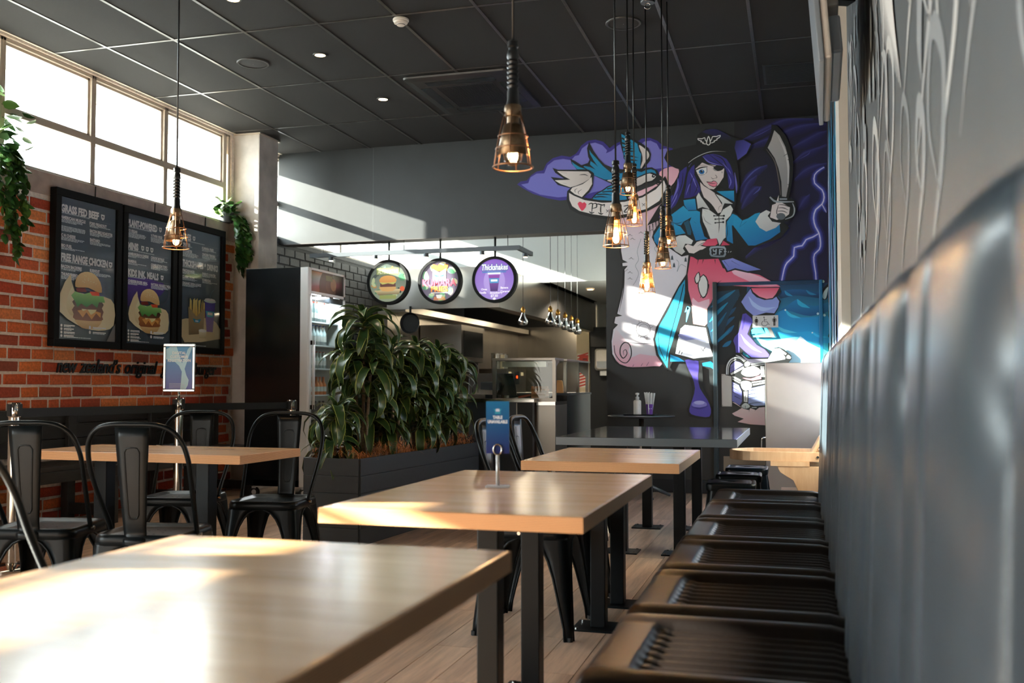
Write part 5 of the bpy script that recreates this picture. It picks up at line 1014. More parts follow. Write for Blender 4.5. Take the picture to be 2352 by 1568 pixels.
# recessed downlights
m_dl = mat('downlight_lens', '#fff0dc', .4, emit='#ffcf98', es=14.)
for lb, x, y in (('nearest the top edge', -3.55, 5.66), ('in the middle', -3.51, 6.82), ('farthest back', -3.52, 8.05)):
    t = thing('downlight', 'small lit recessed ceiling downlight %s of the row of three' % lb, 'downlight', (x, y, ZC-.006), group='recessed downlights')
    MB().lathe([(.040, .001), (.052, .0), (.055, .004), (.055, .0095)], 28).build('bezel', mat('black_bezel', '#1a1a1a', .5), t, smooth=True, angle=40); MB().lathe([(.0005, .003), (.041, .003), (.041, .0085)], 24).build('lens', m_dl, t)
    ld = bpy.data.lights.new('spot', 'SPOT'); ld.energy = 14; ld.color = (1, .8, .58); ld.spot_size = C_(95); ld.spot_blend = .6; ld.shadow_soft_size = .03; lo = bpy.data.objects.new('spot', ld); COL.objects.link(lo); lo.parent = t; lo.location = (0, 0, -.01)
for lb, x, y in (('beside the windows', -4.11, 6.85), ('near the lamp cluster', -1.147, 6.80)):
    t = thing('ceiling_speaker', 'round dark ceiling speaker %s' % lb, 'speaker', (x, y, ZC-.008)); MB().lathe([(.108, .0), (.122, -.001), (.126, .004), (.126, .0095)], 40).build('ring', mat('speaker_ring', '#2c2a29', .45), t, smooth=True, angle=40); MB().lathe([(.0005, .0), (.06, .001), (.108, .004)], 36).build('grille', mat('speaker_grille', '#262423', .8, bump=.5, bs=900), t, smooth=True); MB().cyl((0, 0, -.001), (0, 0, .001), .004, n=8).build('badge', m_steelb, t)
t = thing('smoke_detector', 'white smoke detector on the black ceiling', 'smoke detector', (-2.62, 6.29, ZC-.052)); m_pl = mat('white_plastic', '#d8d4cc', .4)
MB().lathe([(.052, .0505), (.056, .046), (.056, .034), (.05, .031)], 30).build('base', m_pl, t, smooth=True, angle=40); MB().lathe([(.05, .03), (.047, .018), (.03, .012), (.028, .004), (.022, 0), (.0005, .0)], 30).build('sensor_cap', m_pl, t, smooth=True, angle=40); MB().lathe([(.0292, .0045), (.0292, .0105)], 24).build('vent_slot', m_blkm, t)
# ceiling cassette air conditioner
ac = thing('air_conditioner', 'black four way ceiling cassette air conditioner', 'air conditioner', (-2.66, 8.07, ZC-.03)); m_ac = mat('black_ac_plastic', '#1b1c1d', .42)
MB().rings([rrect(.45, .56, .05, .027), rrect(.46, .57, .05, .022), rrect(.455, .565, .05, .008), rrect(.40, .5, .04, .0)], cap1=True).build('panel', m_ac, ac)
MB().box(-.25, .25, -.31, .31, -.003, -.0005).build('intake_frame', m_ac, ac)
for k in range(38): MB().bar((-.245+.013*k+.003, -.3, -.004), (-.245+.013*k+.003, .3, -.004), .004, .004).build('grille_slat', m_blkm, ac)
for x0, x1, y0, y1 in ((-.3, .3, -.45, -.36), (-.3, .3, .36, .45), (-.39, -.3, -.3, .3), (.3, .39, -.3, .3)): MB().box(x0, x1, y0, y1, -.002, .001).build('louvre', m_blk, ac)
vt = thing('ceiling_vent', 'black slatted ceiling vent near the right wall', 'vent', (.0, 8.28, ZC-.012)); MB().box(-.24, .24, -.26, .26, .004, .0135).build('frame', m_blkm, vt)
for k in range(22): MB().box(-.22, .22, -.235+.0215*k, -.225+.0215*k, -.002, .004).build('slat', m_blkm, vt)
# kitchen filament bulbs
m_chr = mat('mirror_bulb', '#d8d8d6', .06, 1.); m_gold = mat('gold_socket', '#c08a3c', .3, .9)
for i, (x, y) in enumerate([(-2.755, 9.96), (-2.46, 9.96), (-2.49, 10.42), (-2.52, 10.9), (-2.56, 11.4), (-2.60, 11.92)]):
    lb = ['hanging alone beside the purple round sign', 'nearest of the row of five over the counter', 'second of the row of five over the counter', 'third of the row of five over the counter', 'fourth of the row of five over the counter', 'farthest of the row of five over the counter'][i]
    t = thing('mirrored_bulb', 'mirrored pendant bulb with gold socket, '+lb, 'lamp', (x, y, 1.66), group='mirrored pendant bulbs')
    b = MB().lathe([(.0005, 0), (.03, .003), (.047, .018), (.053, .038), (.048, .06), (.03, .092), (.022, .11), (.019, .135)], 24).build('bulb', m_chr, t, smooth=True); MB().lathe([(.019, .135), (.023, .14), (.024, .165), (.02, .18), (.012, .195), (.004, .205)], 18).build('socket', m_gold, t, smooth=True, angle=40); MB().cyl((0, 0, .2), (0, 0, ZC-1.66), .0028, n=6).build('cord', m_rub, t)
# ================================================================== kitchen and counter behind
m_dk = mat('graphite_panel', '#2b3136', .3, .2); m_hood = mat('hood_steel', '#b4b2ae', .3, 1., ns=3, na=.08)
hd = thing('exhaust_hood', 'large stainless steel exhaust hood behind the round signs', 'hood', (0, 0, 1.9))
MB().box(-4.5, -3.16, 10.43, 10.46, .0, .46).build('front_panel', m_hood, hd); MB().box(-3.19, -3.16, 10.46, 15.9, 0, .46).build('side_panel', m_hood, hd); MB().box(-4.5, -3.19, 10.46, 15.9, .42, .46).build('top_panel', m_hood, hd)
m_filt = mat('greasy_filter', '#6a5a3c', .4, .8, ns=20, na=.3)
for k in range(10): MB().hexa([(-3.35, 10.6+.53*k, .02), (-3.35, 11.1+.53*k, .02), (-3.37, 11.1+.53*k, .01), (-3.37, 10.6+.53*k, .01)], [(-4.1, 10.6+.53*k, .40), (-4.1, 11.1+.53*k, .40), (-4.12, 11.1+.53*k, .38), (-4.12, 10.6+.53*k, .38)]).build('filter', m_filt, hd)
MB().box(-4.5, -4.3, 10.5, 15.9, -.02, .05).build('gutter', m_hood, hd); MB().box(-3.3, -3.19, 10.46, 15.9, -.0, .03).build('gutter', m_hood, hd)
t = thing('cooking_line', 'stainless cooking line under the exhaust hood', 'cooker', (0, 0, 0)); MB().box(-4.48, -3.75, 10.6, 15.6, .05, .9).build('cabinet', m_steel, t); MB().box(-4.48, -3.7, 10.6, 15.6, .9, .93).build('worktop', m_steel, t)
t = thing('wall_oven', 'steel grill oven on the kitchen wall behind the plants', 'oven', (-4.2, 11.9, .93)); MB().box(-.29, .25, -.45, .45, .4, .85).build('body', m_steel, t); MB().box(.251, .26, -.38, .38, .46, .78).build('door', m_blk, t); MB().box(-.25, .2, -.4, -.36, 0, .4).build('leg', m_steel, t); MB().box(-.25, .2, .36, .4, 0, .4).build('leg', m_steel, t)
t = thing('fryer_unit', 'steel fryer cabinet with a red indicator on the cooking line', 'fryer', (-4.1, 13.4, .93)); MB().box(-.3, .3, -.5, .5, 0, .33).build('body', m_steel, t); MB().box(.301, .305, -.1, .12, .12, .3).build('control_panel', m_blk, t); MB().cyl((.305, 0, .22), (.312, 0, .22), .02, n=10).build('indicator', mat('red_lamp', '#ff3010', .4, emit='#ff3a10', es=3.), t); MB().box(.301, .306, -.42, -.28, .24, .29).build('label_plate', m_cream, t); MB().box(.301, .306, .2, .34, .24, .29).build('label_plate', m_cream, t)
for i, (y, c) in enumerate(((12.9, m_steelb), (13.1, m_cream), (13.3, m_steelb))):
    t = thing('kitchen_container', 'tall kitchen container on the fryer, %s' % ('left one', 'pale middle one', 'right one')[i], 'container', (-4.0, y+.15, 1.26)); MB().lathe([(.001, 0), (.06, 0), (.065, .2), (.058, .2), (.055, .01)], 18).build('body', c, t, smooth=True, angle=40); MB().lathe([(.066, .2), (.066, .215), (.001, .22)], 18).build('lid', m_steel, t)
# till counter
YC = 8.18
ct = thing('till_counter', 'graphite till counter with a steel edge behind the planter', 'counter', (0, 0, 0)); xr = at(1227, 920, Y=YC-.1).x
MB().box(-3.5, xr-.02, YC-.08, YC-.01, 0, .895).build('cabinet', m_dk, ct); MB().box(-3.55, xr, YC-.1, YC+.015, .895, .925).build('worktop', m_steelb, ct, bevel=.003)
xd = at(1187, 960, Y=YC-.08).x; MB().box(xd-.004, xd+.004, YC-.085, YC-.08, .0, .89).build('panel_trim', m_steel, ct); MB().box(xd+.01, xr-.02, YC-.083, YC-.08, 0, .89).build('dark_panel', m_blkm, ct)
# glass fronted serving unit
x0 = at(1132, 822, Y=YC+.05).x; x1 = at(1277, 822, Y=YC+.05).x
sv = thing('serving_counter', 'steel serving counter with a glass screen beside the till', 'counter', (0, 0, 0))
MB().box(xr-.4, x1, YC+.03, 8.65, 0, .87).build('cabinet', m_steel, sv, bevel=.004); MB().box(-3.5, x1, YC+.02, 8.65, .87, .9).build('worktop', m_steelb, sv)
for xx in (x0, x1-.03): MB().box(xx, xx+.03, YC+.04, YC+.07, .9, 1.26).build('post', m_steel, sv)
MB().box(x0, x1, YC+.02, YC+.34, 1.255, 1.275).build('top_shelf', m_steel, sv); MB().box(x0+.03, x1-.03, YC+.05, YC+.055, .93, 1.25).build('glass_screen', glass('screen_glass', '#f0f4f2', .05), sv); MB().box(x0+.03, x1-.03, YC+.04, YC+.07, .9, .93).build('bottom_rail', m_steel, sv); MB().box(x0+.07, x1-.1, YC+.1, YC+.16, 1.20, 1.245).build('heat_lamp', m_hood, sv); MB().prism([(YC+.07, 1.255), (YC+.3, 1.255), (YC+.07, 1.16)], 'x', x1-.03, x1-.026).build('gusset', m_steel, sv)
# side run of the counter towards the mural wall
sd_ = thing('side_counter', 'black glossy counter side running back to the mural wall', 'counter', (0, 0, 0))
MB().box(x1-.62, x1, 8.66, 9.69, 0, .95).build('cabinet', m_blk, sd_); MB().box(x1-.62, x1+.01, 8.66, 9.69, .95, .97).build('worktop', m_dk, sd_)
for y in (8.68, 9.2, 9.64): MB().box(x1-.04, x1-.012, y, y+.028, .97, 1.26).build('post', m_steel, sd_)
MB().box(x1-.34, x1, 8.66, 9.69, 1.26, 1.275).build('top_shelf', m_hood, sd_)
for y in (9.2, 9.64): MB().prism([(x1-.04, 1.26), (x1-.2, 1.26), (x1-.04, 1.12)], 'y', y+.01, y+.014).build('gusset', m_steel, sd_)
# till screen
pt = at(1128, 918, Y=8.3)
ps = thing('till_screen', 'black till screen seen from behind on the counter', 'monitor', (pt.x, 8.3, .9)); MB().hexa([(-.2, -.03, .06), (.24, -.03, .05), (.24, -.0, .05), (-.2, 0, .06)], [(-.24, .10, .245), (.17, .10, .245), (.17, .125, .245), (-.24, .125, .245)]).build('display', m_blk, ps, bevel=.004); MB().box(-.1, .08, .0, .06, .06, .17).build('rear_cover', m_blkm, ps, bevel=.006); MB().box(-.06, .04, .02, .07, .012, .08).build('neck', m_blkm, ps); MB().box(-.1, .1, -.03, .14, 0, .012).build('foot', m_blkm, ps, bevel=.003)
# food boxes and things on the serving counter
m_kraft = mat('kraft_card', '#8f6238', .7)
for k in range(6):
    t = thing('kraft_box', 'brown card food box, %s in the stack behind the glass' % ('bottom', 'second', 'third', 'fourth', 'fifth', 'top')[k], 'box', (x1-.16, 8.3, .9+k*.022), .1*(k % 2), group='stack of food boxes'); MB().box(-.065, .065, -.065, .065, 0, .0205).build('body', m_kraft, t, bevel=.002); MB().box(-.066, .066, -.066, .066, .016, .021).build('lid', m_kraft, t)
t = thing('paper_bag', 'brown paper bag standing on the side counter', 'bag', (x1-.1, 8.78, .97)); MB().hexa([(-.05, -.03, 0), (.04, -.03, 0), (.04, .03, 0), (-.05, .03, 0)], [(-.045, -.01, .1), (.025, -.01, .11), (.025, .01, .11), (-.045, .01, .1)]).build('body', mat('tan_paper', '#c08a50', .8), t); MB().box(-.04, .02, -.012, .012, .1, .115).build('folded_top', MATS['tan_paper'], t)
t = thing('serving_tongs', 'steel tongs with an orange grip lying on the serving counter', 'tongs', (x1-.42, 8.3, .905)); MB().bar((-.1, 0, .0), (.06, .02, .03), .012, .006).build('arm', m_steelb, t); MB().bar((-.1, .02, .0), (.06, .03, .03), .012, .006).build('arm', m_steelb, t); MB().bar((.06, .025, .03), (.16, .04, .05), .025, .018).build('grip', mat('orange_grip', '#b04a28', .5), t)
for k, (dx, nm) in enumerate(((-.62, 'left'), (-.5, 'right'))):
    t = thing('squeeze_bottle', 'pale squeeze bottle on the serving counter, %s of the pair' % nm, 'bottle', (x1+dx, 8.4, .9), group='squeeze bottles'); MB().lathe([(.001, 0), (.03, 0), (.03, .13), (.02, .15)], 14).build('body', m_cream, t, smooth=True, angle=40); MB().lathe([(.02, .15), (.006, .17), (.002, .21)], 10).build('nozzle', m_pl, t)
t = thing('bread_board', 'white chopping board on the serving counter', 'board', (x1-.42, 8.18, .9)); MB().box(-.15, .15, -.06, .06, 0, .012).build('slab', m_pl, t, bevel=.003); MB().box(.11, .14, -.015, .015, .0121, .0125).build('handle_hole', m_blkm, t)
# rear wall fittings
t = thing('towel_dispenser', 'white paper towel dispenser on the rear kitchen wall', 'dispenser', (-2.98, 15.86, 1.27)); MB().rings([[(p[0], .1, p[1]+.18) for p in [(q[0], q[1]) for q in rrect(.18, .18, .04, 0)]], [(p[0], -.06, p[1]+.18) for p in [(q[0], q[1]) for q in rrect(.18, .18, .05, 0)]], [(p[0], -.1, p[1]+.18) for p in [(q[0], q[1]) for q in rrect(.15, .15, .05, 0)]]], cap0=True, cap1=True).build('case', m_pl, t, smooth=True, angle=40); MB().box(-.14, .14, -.105, -.098, .04, .15).build('window', mat('grey_window', '#9aa0a4', .3), t); MB().box(-.1, .02, -.04, -.03, -.08, .01).build('paper', m_white, t)
t = thing('black_cupboard', 'black wall cupboard above the towel dispenser', 'cupboard', (-2.55, 15.8, 1.65)); MB().box(-.66, .66, -.1, .16, 0, .32).build('body', m_blkm, t); MB().box(-.36, -.345, -.106, -.1, 0, .32).build('door_gap', m_steel, t); MB().box(-.33, .65, -.11, -.1, .01, .31).build('door', m_blkm, t)
t = thing('hazard_strip', 'red and white striped fire point strip on the cream post', 'sign', (-3.385, 15.925, 1.0)); a = Art(lambda u, v, d: (u, -d-.001, .55-v), .0002, 1.0); a.rect(-.09, 0, .09, .55, '#e4e0d6'); 
for k in range(11): a.poly([(-.09, .03+.05*k), (.09, -.02+.05*k), (.09, .005+.05*k), (-.09, .055+.05*k)], '#c8402c')
a.rect(-.06, .02, .09, .2, '#c43a28'); a.rect(.0, .08, .07, .1, '#401510'); a.build('printed_strip', m_print, t); MB().box(-.09, .09, -.001, .004, 0, .55).build('backing', m_pl, t)
t = thing('kitchen_downlight', 'small warm downlight in the kitchen ceiling', 'downlight', (-2.72, 13.3, 2.345)); MB().lathe([(.045, 0), (.06, 0), (.06, .0145)], 20).build('bezel', m_pl, t); MB().lathe([(.001, .003), (.046, .003)], 20).build('lens', m_dl, t)
ld = bpy.data.lights.new('kitchen_light', 'SPOT'); ld.energy = 70; ld.color = (1, .86, .68); ld.spot_size = C_(150); ld.shadow_soft_size = .1; lo = bpy.data.objects.new('kitchen_light', ld); COL.objects.link(lo); lo.location = (0, 0, -.02); lo.parent = t
# fill lights and glowing boxes added to brighten the inside of the hood
for k, y in enumerate((11.2, 13.2, 15.0)):
    ld = bpy.data.lights.new('hood_fill', 'POINT'); ld.energy = 16; ld.color = (1, .82, .55); ld.shadow_soft_size = .15; lo = bpy.data.objects.new('hood_fill', ld); COL.objects.link(lo); lo.parent = hd; lo.location = (-3.6, y, .2)
    q = MB().box(-3.95, -3.75, y-.3, y+.3, .395, .415).build('hood_fill_box', mat('hood_fill_glow', '#fff0d0', .4, emit='#ffdca0', es=3.), hd)
# hanging pan
t = thing('frying_pan', 'dark round frying pan hanging under the exhaust hood', 'pan', (-4.2, 10.40, 1.62)); q = MB().lathe([(.001, 0), (.10, 0), (.12, .035), (.117, .035), (.098, .004)], 24).build('bowl', m_blkm, t, smooth=True, angle=40); q.rotation_euler = (pi/2, 0, 0); q.location = (0, .02, .12); MB().box(-.012, .012, .0, .01, .23, .31).build('handle', m_blkm, t)
# ================================================================== planter, plants
m_plb = mat('black_planter_board', '#262c31', .5, ns=5, na=.1, bump=.05, bs=60, stretch=(1, 8, 8))
m_leaf = mat('dracaena_leaf', rough=.32, attr=True, spec=.5)
m_stem = mat('ringed_stem', '#6b5a46', .7, ns=30, na=.35, stretch=(1, 1, 6))
PRZ = radians(-4.5); PXY = Vector((-2.87, 6.94))
pl = thing('planter_box', 'long black boarded planter box full of leafy plants', 'planter', (PXY.x, PXY.y, 0), PRZ)
PHX, PHY, PZ = .205, 1.0, .565
for k in range(5):
    a, b = .113*k, .113*k+.1115
    MB().box(-PHX, PHX, -PHY-.012, -PHY+.01, a, b).build('end_board', m_plb, pl, bevel=.002); MB().box(-PHX, PHX, PHY-.01, PHY+.012, a, b).build('end_board', m_plb, pl, bevel=.002)
    MB().box(PHX-.01, PHX+.012, -PHY, PHY, a, b).build('side_board', m_plb, pl, bevel=.002); MB().box(-PHX-.012, -PHX+.01, -PHY, PHY, a, b).build('side_board', m_plb, pl, bevel=.002)
MB().box(-PHX+.01, PHX-.01, -PHY+.01, PHY-.01, .02, .525).build('soil', mat('dark_soil', '#2a1c12', .9), pl)
MB().box(-PHX-.013, PHX+.013, -PHY-.013, PHY+.013, -.0, .004).build('base', m_blkm, pl)
rp = random.Random(21)
fb = MB()
for k in range(3600):
    x = rp.uniform(-PHX+.02, PHX-.02); y = rp.uniform(-PHY+.02, PHY-.02); z = .52+.095*abs(sin(y*5+x*4))*rp.random()+.015; q = rp.uniform(0, 6.28); L_ = rp.uniform(.03, .07); h = rp.uniform(.0, .035)
    P = [(x, y, z), (x+L_*.4*cos(q), y+L_*.4*sin(q), z+h), (x+L_*cos(q+.6), y+L_*sin(q+.6), z+h*.3)]
    w = .0013
    for i in range(2):
        a, b = Vector(P[i]), Vector(P[i+1]); n = (b-a).cross(Vector((0, 0, 1))).normalized()*w; fb.add([a-n, a+n, b+n, b-n], [(0, 1, 2, 3)])
f = link('coconut_fibre', fb.mesh('coconut_fibre', mat('orange_coir', '#d2854a', .8)), None, (PXY.x, PXY.y, 0), (0, 0, PRZ)); tag(f, 'shaggy orange coconut fibre covering the soil of the planter', 'mulch', kind='stuff')
def leaf_me(L_, w, droop, twist):
    b = MB(); N = 6; th = .45; x = z = 0.; cg, cm = lin('#2c4626'), lin('#b0b85e')
    for i in range(N+1):
        u = i/N; ww = w*(.35+.65*sin(min(1, u*2.2)*pi/2))*(1-max(0, (u-.45)/.55)**2.2)+.001; t = twist*u
        for k, s in enumerate((-1, -.82, 0, .82, 1)):
            yy = s*ww; zz = abs(s)*ww*.38; b.v.append((x+zz*sin(th)*-.5, yy*cos(t), z+zz*cos(th)+yy*sin(t))); b.c.append(cm if k in (0, 4) else (cg if k != 2 else tuple(c*1.2 for c in cg)))
        x += L_/N*cos(th); z += L_/N*sin(th); th -= droop/N*(1+.6*u)
    for i in range(N):
        for k in range(4): a = i*5+k; b.f.append((a, a+5, a+6, a+1))
    return b.mesh('leaf', m_leaf, True)
LV = [leaf_me(.27, .029, 1.3, .3), leaf_me(.31, .031, 1.9, -.4), leaf_me(.29, .03, 2.3, .5), leaf_me(.23, .026, .9, 0), leaf_me(.33, .032, 2.7, -.3), leaf_me(.25, .034, 1.7, .7)]
def rosette(t, x, y, z, n, s, r):
    for k in range(n):
        f = k/n; az = k*2.4+r.uniform(-.3, .3); el = 1.05-1.15*f+r.uniform(-.15, .15); sc = s*(.62+.5*min(1, f*2))*r.uniform(.85, 1.12)
        o = link('leaf', LV[3 if f < .15 else r.choice((0, 1, 2, 4, 5))], t, (x, y, z-.10*s*f), (r.uniform(-.2, .2), -(el-.45), az)); o.scale = (sc, sc, sc)
places = [(-.06, -.86, [(0, .34, 1.0), (-.04, .12, .95)], 'short bushy'), (.02, -.62, [(.0, .98, 1.15), (.06, .66, 1.05), (-.09, .72, .95)], 'tallest'), (-.08, -.45, [(-.02, .62, 1.0), (.05, .30, 1.0)], 'second tall'), (.08, -.28, [(.0, .78, 1.05), (.05, .45, 1.0), (-.06, .22, .9)], 'broad'), (-.06, -.08, [(0, .70, 1.0), (.06, .40, 1.0)], 'leaning'), (.07, .10, [(0, .80, 1.0), (-.05, .50, 1.0), (.06, .24, .9)], 'dense'), (-.05, .30, [(0, .72, 1.0), (.05, .40, 1.0)], 'upright'), (.08, .48, [(0, .76, 1.0), (-.04, .48, .95), (.05, .24, .9)], 'full'), (-.03, .66, [(0, .70, 1.0), (.06, .38, .95)], 'narrow'), (.06, .83, [(0, .68, .95), (-.03, .36, .95)], 'end')]
ords = ['first from the near end', 'second and tallest, at the near end', 'third from the near end', 'fourth from the near end', 'fifth from the near end', 'sixth from the near end', 'seventh from the near end', 'eighth from the near end', 'ninth from the near end', 'last at the counter end']
cr, sr = cos(PRZ), sin(PRZ)
for i, (dx, dy, heads, _) in enumerate(places):
    X_, Y_ = PXY.x+dx*cr-dy*sr, PXY.y+dx*sr+dy*cr
    t = thing('dracaena_plant', 'leafy green potted plant in the planter, '+ords[i], 'plant', (X_, Y_, .527), group='plants in the planter')
    for hx, hz, s in heads:
        hy = rp.uniform(-.05, .05); P = catmull([(hx*.2, 0, 0), (hx*.6, hy*.5, hz*.5), (hx, hy, hz)], 5)
        MB().tube(P, [.013-.003*j/len(P) for j in range(len(P))], 7).build('stem', m_stem, t, smooth=True)
        rosette(t, hx, hy, hz+.02, 26, s*1.0, rp)
        if hz > .5: rosette(t, hx*.9, hy*.9, hz-.16, 10, s*.95, rp)
# trailing plants on the sill
m_poth = mat('trailing_leaf', rough=.4, rand=['#1d3a1c', '#2f5a26', '#3f7030', '#25441f', '#5c8438'])
hl = MB(); PH_ = [(0, 0), (.012, .022), (.03, .026), (.05, .018), (.07, 0), (.05, -.018), (.03, -.026), (.012, -.022)]
hl.v = [(x, y, -abs(y)*.35-x*x*3) for x, y in PH_]+[(.03, 0, 0.0)]; hl.f = [(i, (i+1) % 8, 8) for i in range(8)]; HLm = hl.mesh('leaf', m_poth, True)
def trail(label, x, y, z, strands, spread, r, up=.12, big=1.0):
    t = thing('trailing_plant', label, 'plant', (x, y, z))
    MB().lathe([(.001, 0), (.06, 0), (.075, .1), (.068, .1), (.06, .01)], 16).build('pot', mat('dark_pot', '#2a2a28', .6), t, smooth=True, angle=40)
    for k in range(46):
        q = r.uniform(0, 6.28); d = r.uniform(.0, spread*.5); o = link('leaf', HLm, t, (d*cos(q)*.5, d*sin(q), .06+r.uniform(0, up)), (r.uniform(-.8, .8), r.uniform(-.9, .6), q)); o.scale = [big*r.uniform(.8, 1.5)]*3
    for k, (dy, Ls, dx) in enumerate(strands):
        P = catmull([(0, dy*.3, .09), (.08+dx*.5, dy*.7, .08), (.115+dx, dy, -.06), (.12+dx, dy+r.uniform(-.03, .03), -Ls*.6), (.115+dx, dy+r.uniform(-.04, .04), -Ls)], 6); MB().tube(P, .0025, 5).build('stem', m_stem, t)
        for j, p in enumerate(P[4:]):
            for _ in range(2): o = link('leaf', HLm, t, p, (r.uniform(-.6, .6), r.uniform(.3, 1.4), r.uniform(-1.4, 1.4))); o.scale = [big*r.uniform(.6, 1.2)]*3
    return t
rt = random.Random(31)
trail('trailing green plant spilling over the sill at the left edge', XL-.01, 5.72, ZS, [(-.1, .35, 0), (-.02, .5, .02), (.05, .62, .0), (.08, .45, .03), (.02, .7, .02), (-.06, .55, .03)], .5, rt, .42, 1.15)
trail('trailing green plant hanging down beside the pillar', XL+.02, 8.62, ZS, [(.0, .34, 0), (.05, .42, .02), (.1, .5, .0), (.08, .38, .05), (.12, .3, .06)], .34, rt, .16, 1.15)
# ================================================================== fridge, barrier posts, small things
fx0, fx1, fy0, fy1, fz = -4.945, -4.295, 8.16, 8.92, 2.125
m_alu = mat('silver_alloy', '#d4d8dc', .35, .2)
fr = thing('drinks_fridge', 'tall drinks fridge with a glossy black side and silver door frame', 'fridge', (fx0, fy0, 0)); W_, D_ = fx1-fx0, fy1-fy0
MB().box(0, W_-.05, 0, .02, .11, fz).build('side_panel', m_blk, fr, bevel=.002); MB().box(0, W_-.05, D_-.02, D_, .11, fz).build('side_panel', m_blk, fr); MB().box(0, .02, .02, D_-.02, .11, fz).build('rear_panel', m_blkm, fr); MB().box(.02, W_-.05, .02, D_-.02, fz-.02, fz).build('top_panel', m_blkm, fr); MB().box(.02, W_-.05, .02, D_-.02, .11, .3).build('bottom_panel', m_blkm, fr)
MB().box(.022, .026, .022, D_-.022, .3, fz-.24).build('liner', m_white, fr); MB().box(.03, W_-.05, .021, .024, .3, fz-.24).build('liner', m_white, fr); MB().box(.03, W_-.05, D_-.024, D_-.021, .3, fz-.24).build('liner', m_white, fr)
MB().box(W_-.085, W_, -.005, .06, .11, fz).build('corner_post', m_alu, fr, bevel=.008)
hdr = MB().box(W_-.05, W_-.01, .06, D_, fz-.24, fz).build('header', m_blk, fr); MB().box(W_-.012, W_, .06, D_, fz-.02, fz).build('header_trim', m_alu, hdr); MB().box(W_-.012, W_, D_-.025, D_, fz-.24, fz).build('header_trim', m_alu, hdr); MB().box(W_-.012, W_, .06, D_, fz-.24, fz-.215).build('header_trim', m_alu, hdr)
a = Art(lambda u, v, d: (W_-.0095+d, .06+u, fz-v), .0001, 1.0); a.ell(.33, .15, .16, .16, '#1e1c16'); a.poly([(.3, .12), (.42, .04), (.5, .1), (.5, .2), (.34, .2)], '#3a3322', sm=2); a.ell(.46, .12, .06, .06, '#8a6f48', n=20); a.rect(.3, .04, .44, .09, '#5f6a38'); a.build('header_picture', m_print, hdr)
dr_ = MB().box(W_-.05, W_+.012, .0, .05, .17, fz-.25).build('door_stile', m_alu, fr, bevel=.008); MB().box(W_-.045, W_+.0, D_-.04, D_, .17, fz-.25).build('door_stile', m_alu, fr); MB().box(W_-.045, W_-.005, .05, D_-.04, fz-.30, fz-.25).build('door_rail', m_blk, fr); MB().box(W_-.045, W_-.005, .05, D_-.04, .26, .34).build('door_rail', m_blk, fr)
MB().box(W_-.03, W_-.026, .05, D_-.04, .34, fz-.30).build('door_glass', glass('fridge_glass', '#eef4f4', .03), fr)
a = Art(lambda u, v, d: (W_-.0045+d, .06+u, fz-.27-v), .0001, 1.0); a.text('skope', .01, .02, .03, '#e8e8e8', .12, .03); a.build('maker_lettering', m_print, fr)
MB().cyl((W_+.04, .03, .82), (W_+.04, .03, 1.45), .013, n=12).build('handle', m_alu, fr, smooth=True)
for z in (.84, 1.43): MB().box(W_+.01, W_+.052, .018, .042, z-.02, z+.02).build('handle_bracket', m_blk, fr)
MB().box(.1, W_-.02, 0, .04, .11, .17).build('plinth', m_alu, fr)
for x in (.08, W_-.06):
    for y in (.06, D_-.08):
        c = MB().lathe([(.001, -.013), (.045, -.013), (.05, -.006), (.05, .006), (.045, .013), (.001, .013)], 20).build('castor', m_blkm, fr, smooth=True, angle=40); c.rotation_euler = (pi/2, 0, 0); c.location = (x, y, .05); MB().lathe([(.001, -.016), (.024, -.016), (.024, .016), (.001, .016)], 14).build('hub', m_alu, c); MB().box(x-.02, x+.02, y-.02, y+.02, .085, .11).build('castor_plate', m_alu, fr)
led = bpy.data.lights.new('fridge_light', 'AREA'); led.energy = 22; led.size = .45; led.size_y = .1; led.shape = 'RECTANGLE'; led.color = (.92, .97, 1); lo = bpy.data.objects.new('fridge_light', led); COL.objects.link(lo); lo.parent = fr; lo.location = (W_-.12, D_/2, fz-.25)
m_shelf = mat('white_wire_shelf', '#e4e6e6', .4)
MB().box(W_-.16, W_-.08, .06, D_-.06, fz-.262, fz-.256).build('lamp_strip', mat('fridge_strip', '#ffffff', .4, emit='#f2f8ff', es=6.), fr)
SHZ = [.40, .68, .95, 1.20, 1.42, 1.64]
for z in SHZ: MB().box(.03, W_-.06, .025, D_-.025, z-.012, z).build('shelf', m_shelf, fr)
drinks = [('brown beer bottle', '#14161a', .027, .2), ('brown beer bottle', '#16181c', .027, .21), ('orange juice bottle', '#e0751c', .03, .17), ('small soda bottle', '#b9c4c0', .026, .16), ('clear water bottle', '#c8d4d6', .028, .19), ('red topped soda bottle', '#8fa0a0', .026, .19)]
capc = ['#20242a', '#20242a', '#e0641c', '#c43a2c', '#3a70b0', '#c8382c']
bm_ = []
for (nm, c, r, h), cc in zip(drinks, capc): bm_.append((MB().lathe([(.001, 0), (r, 0), (r, h*.55), (r*.42, h*.78), (r*.4, h*.95)], 12).mesh('bottle', mat('drink_'+c[1:], c, .12), True), MB().lathe([(r*.44, h*.94), (r*.44, h), (.001, h)], 10).mesh('cap', mat('cap_'+cc[1:], cc, .4)), MB().lathe([(r*1.01, h*.18), (r*1.01, h*.45)], 12).mesh('label', mat('bottle_label', '#d4d2cc', .5), True)))
sn = ['bottom', 'second', 'third', 'fourth', 'fifth', 'top']
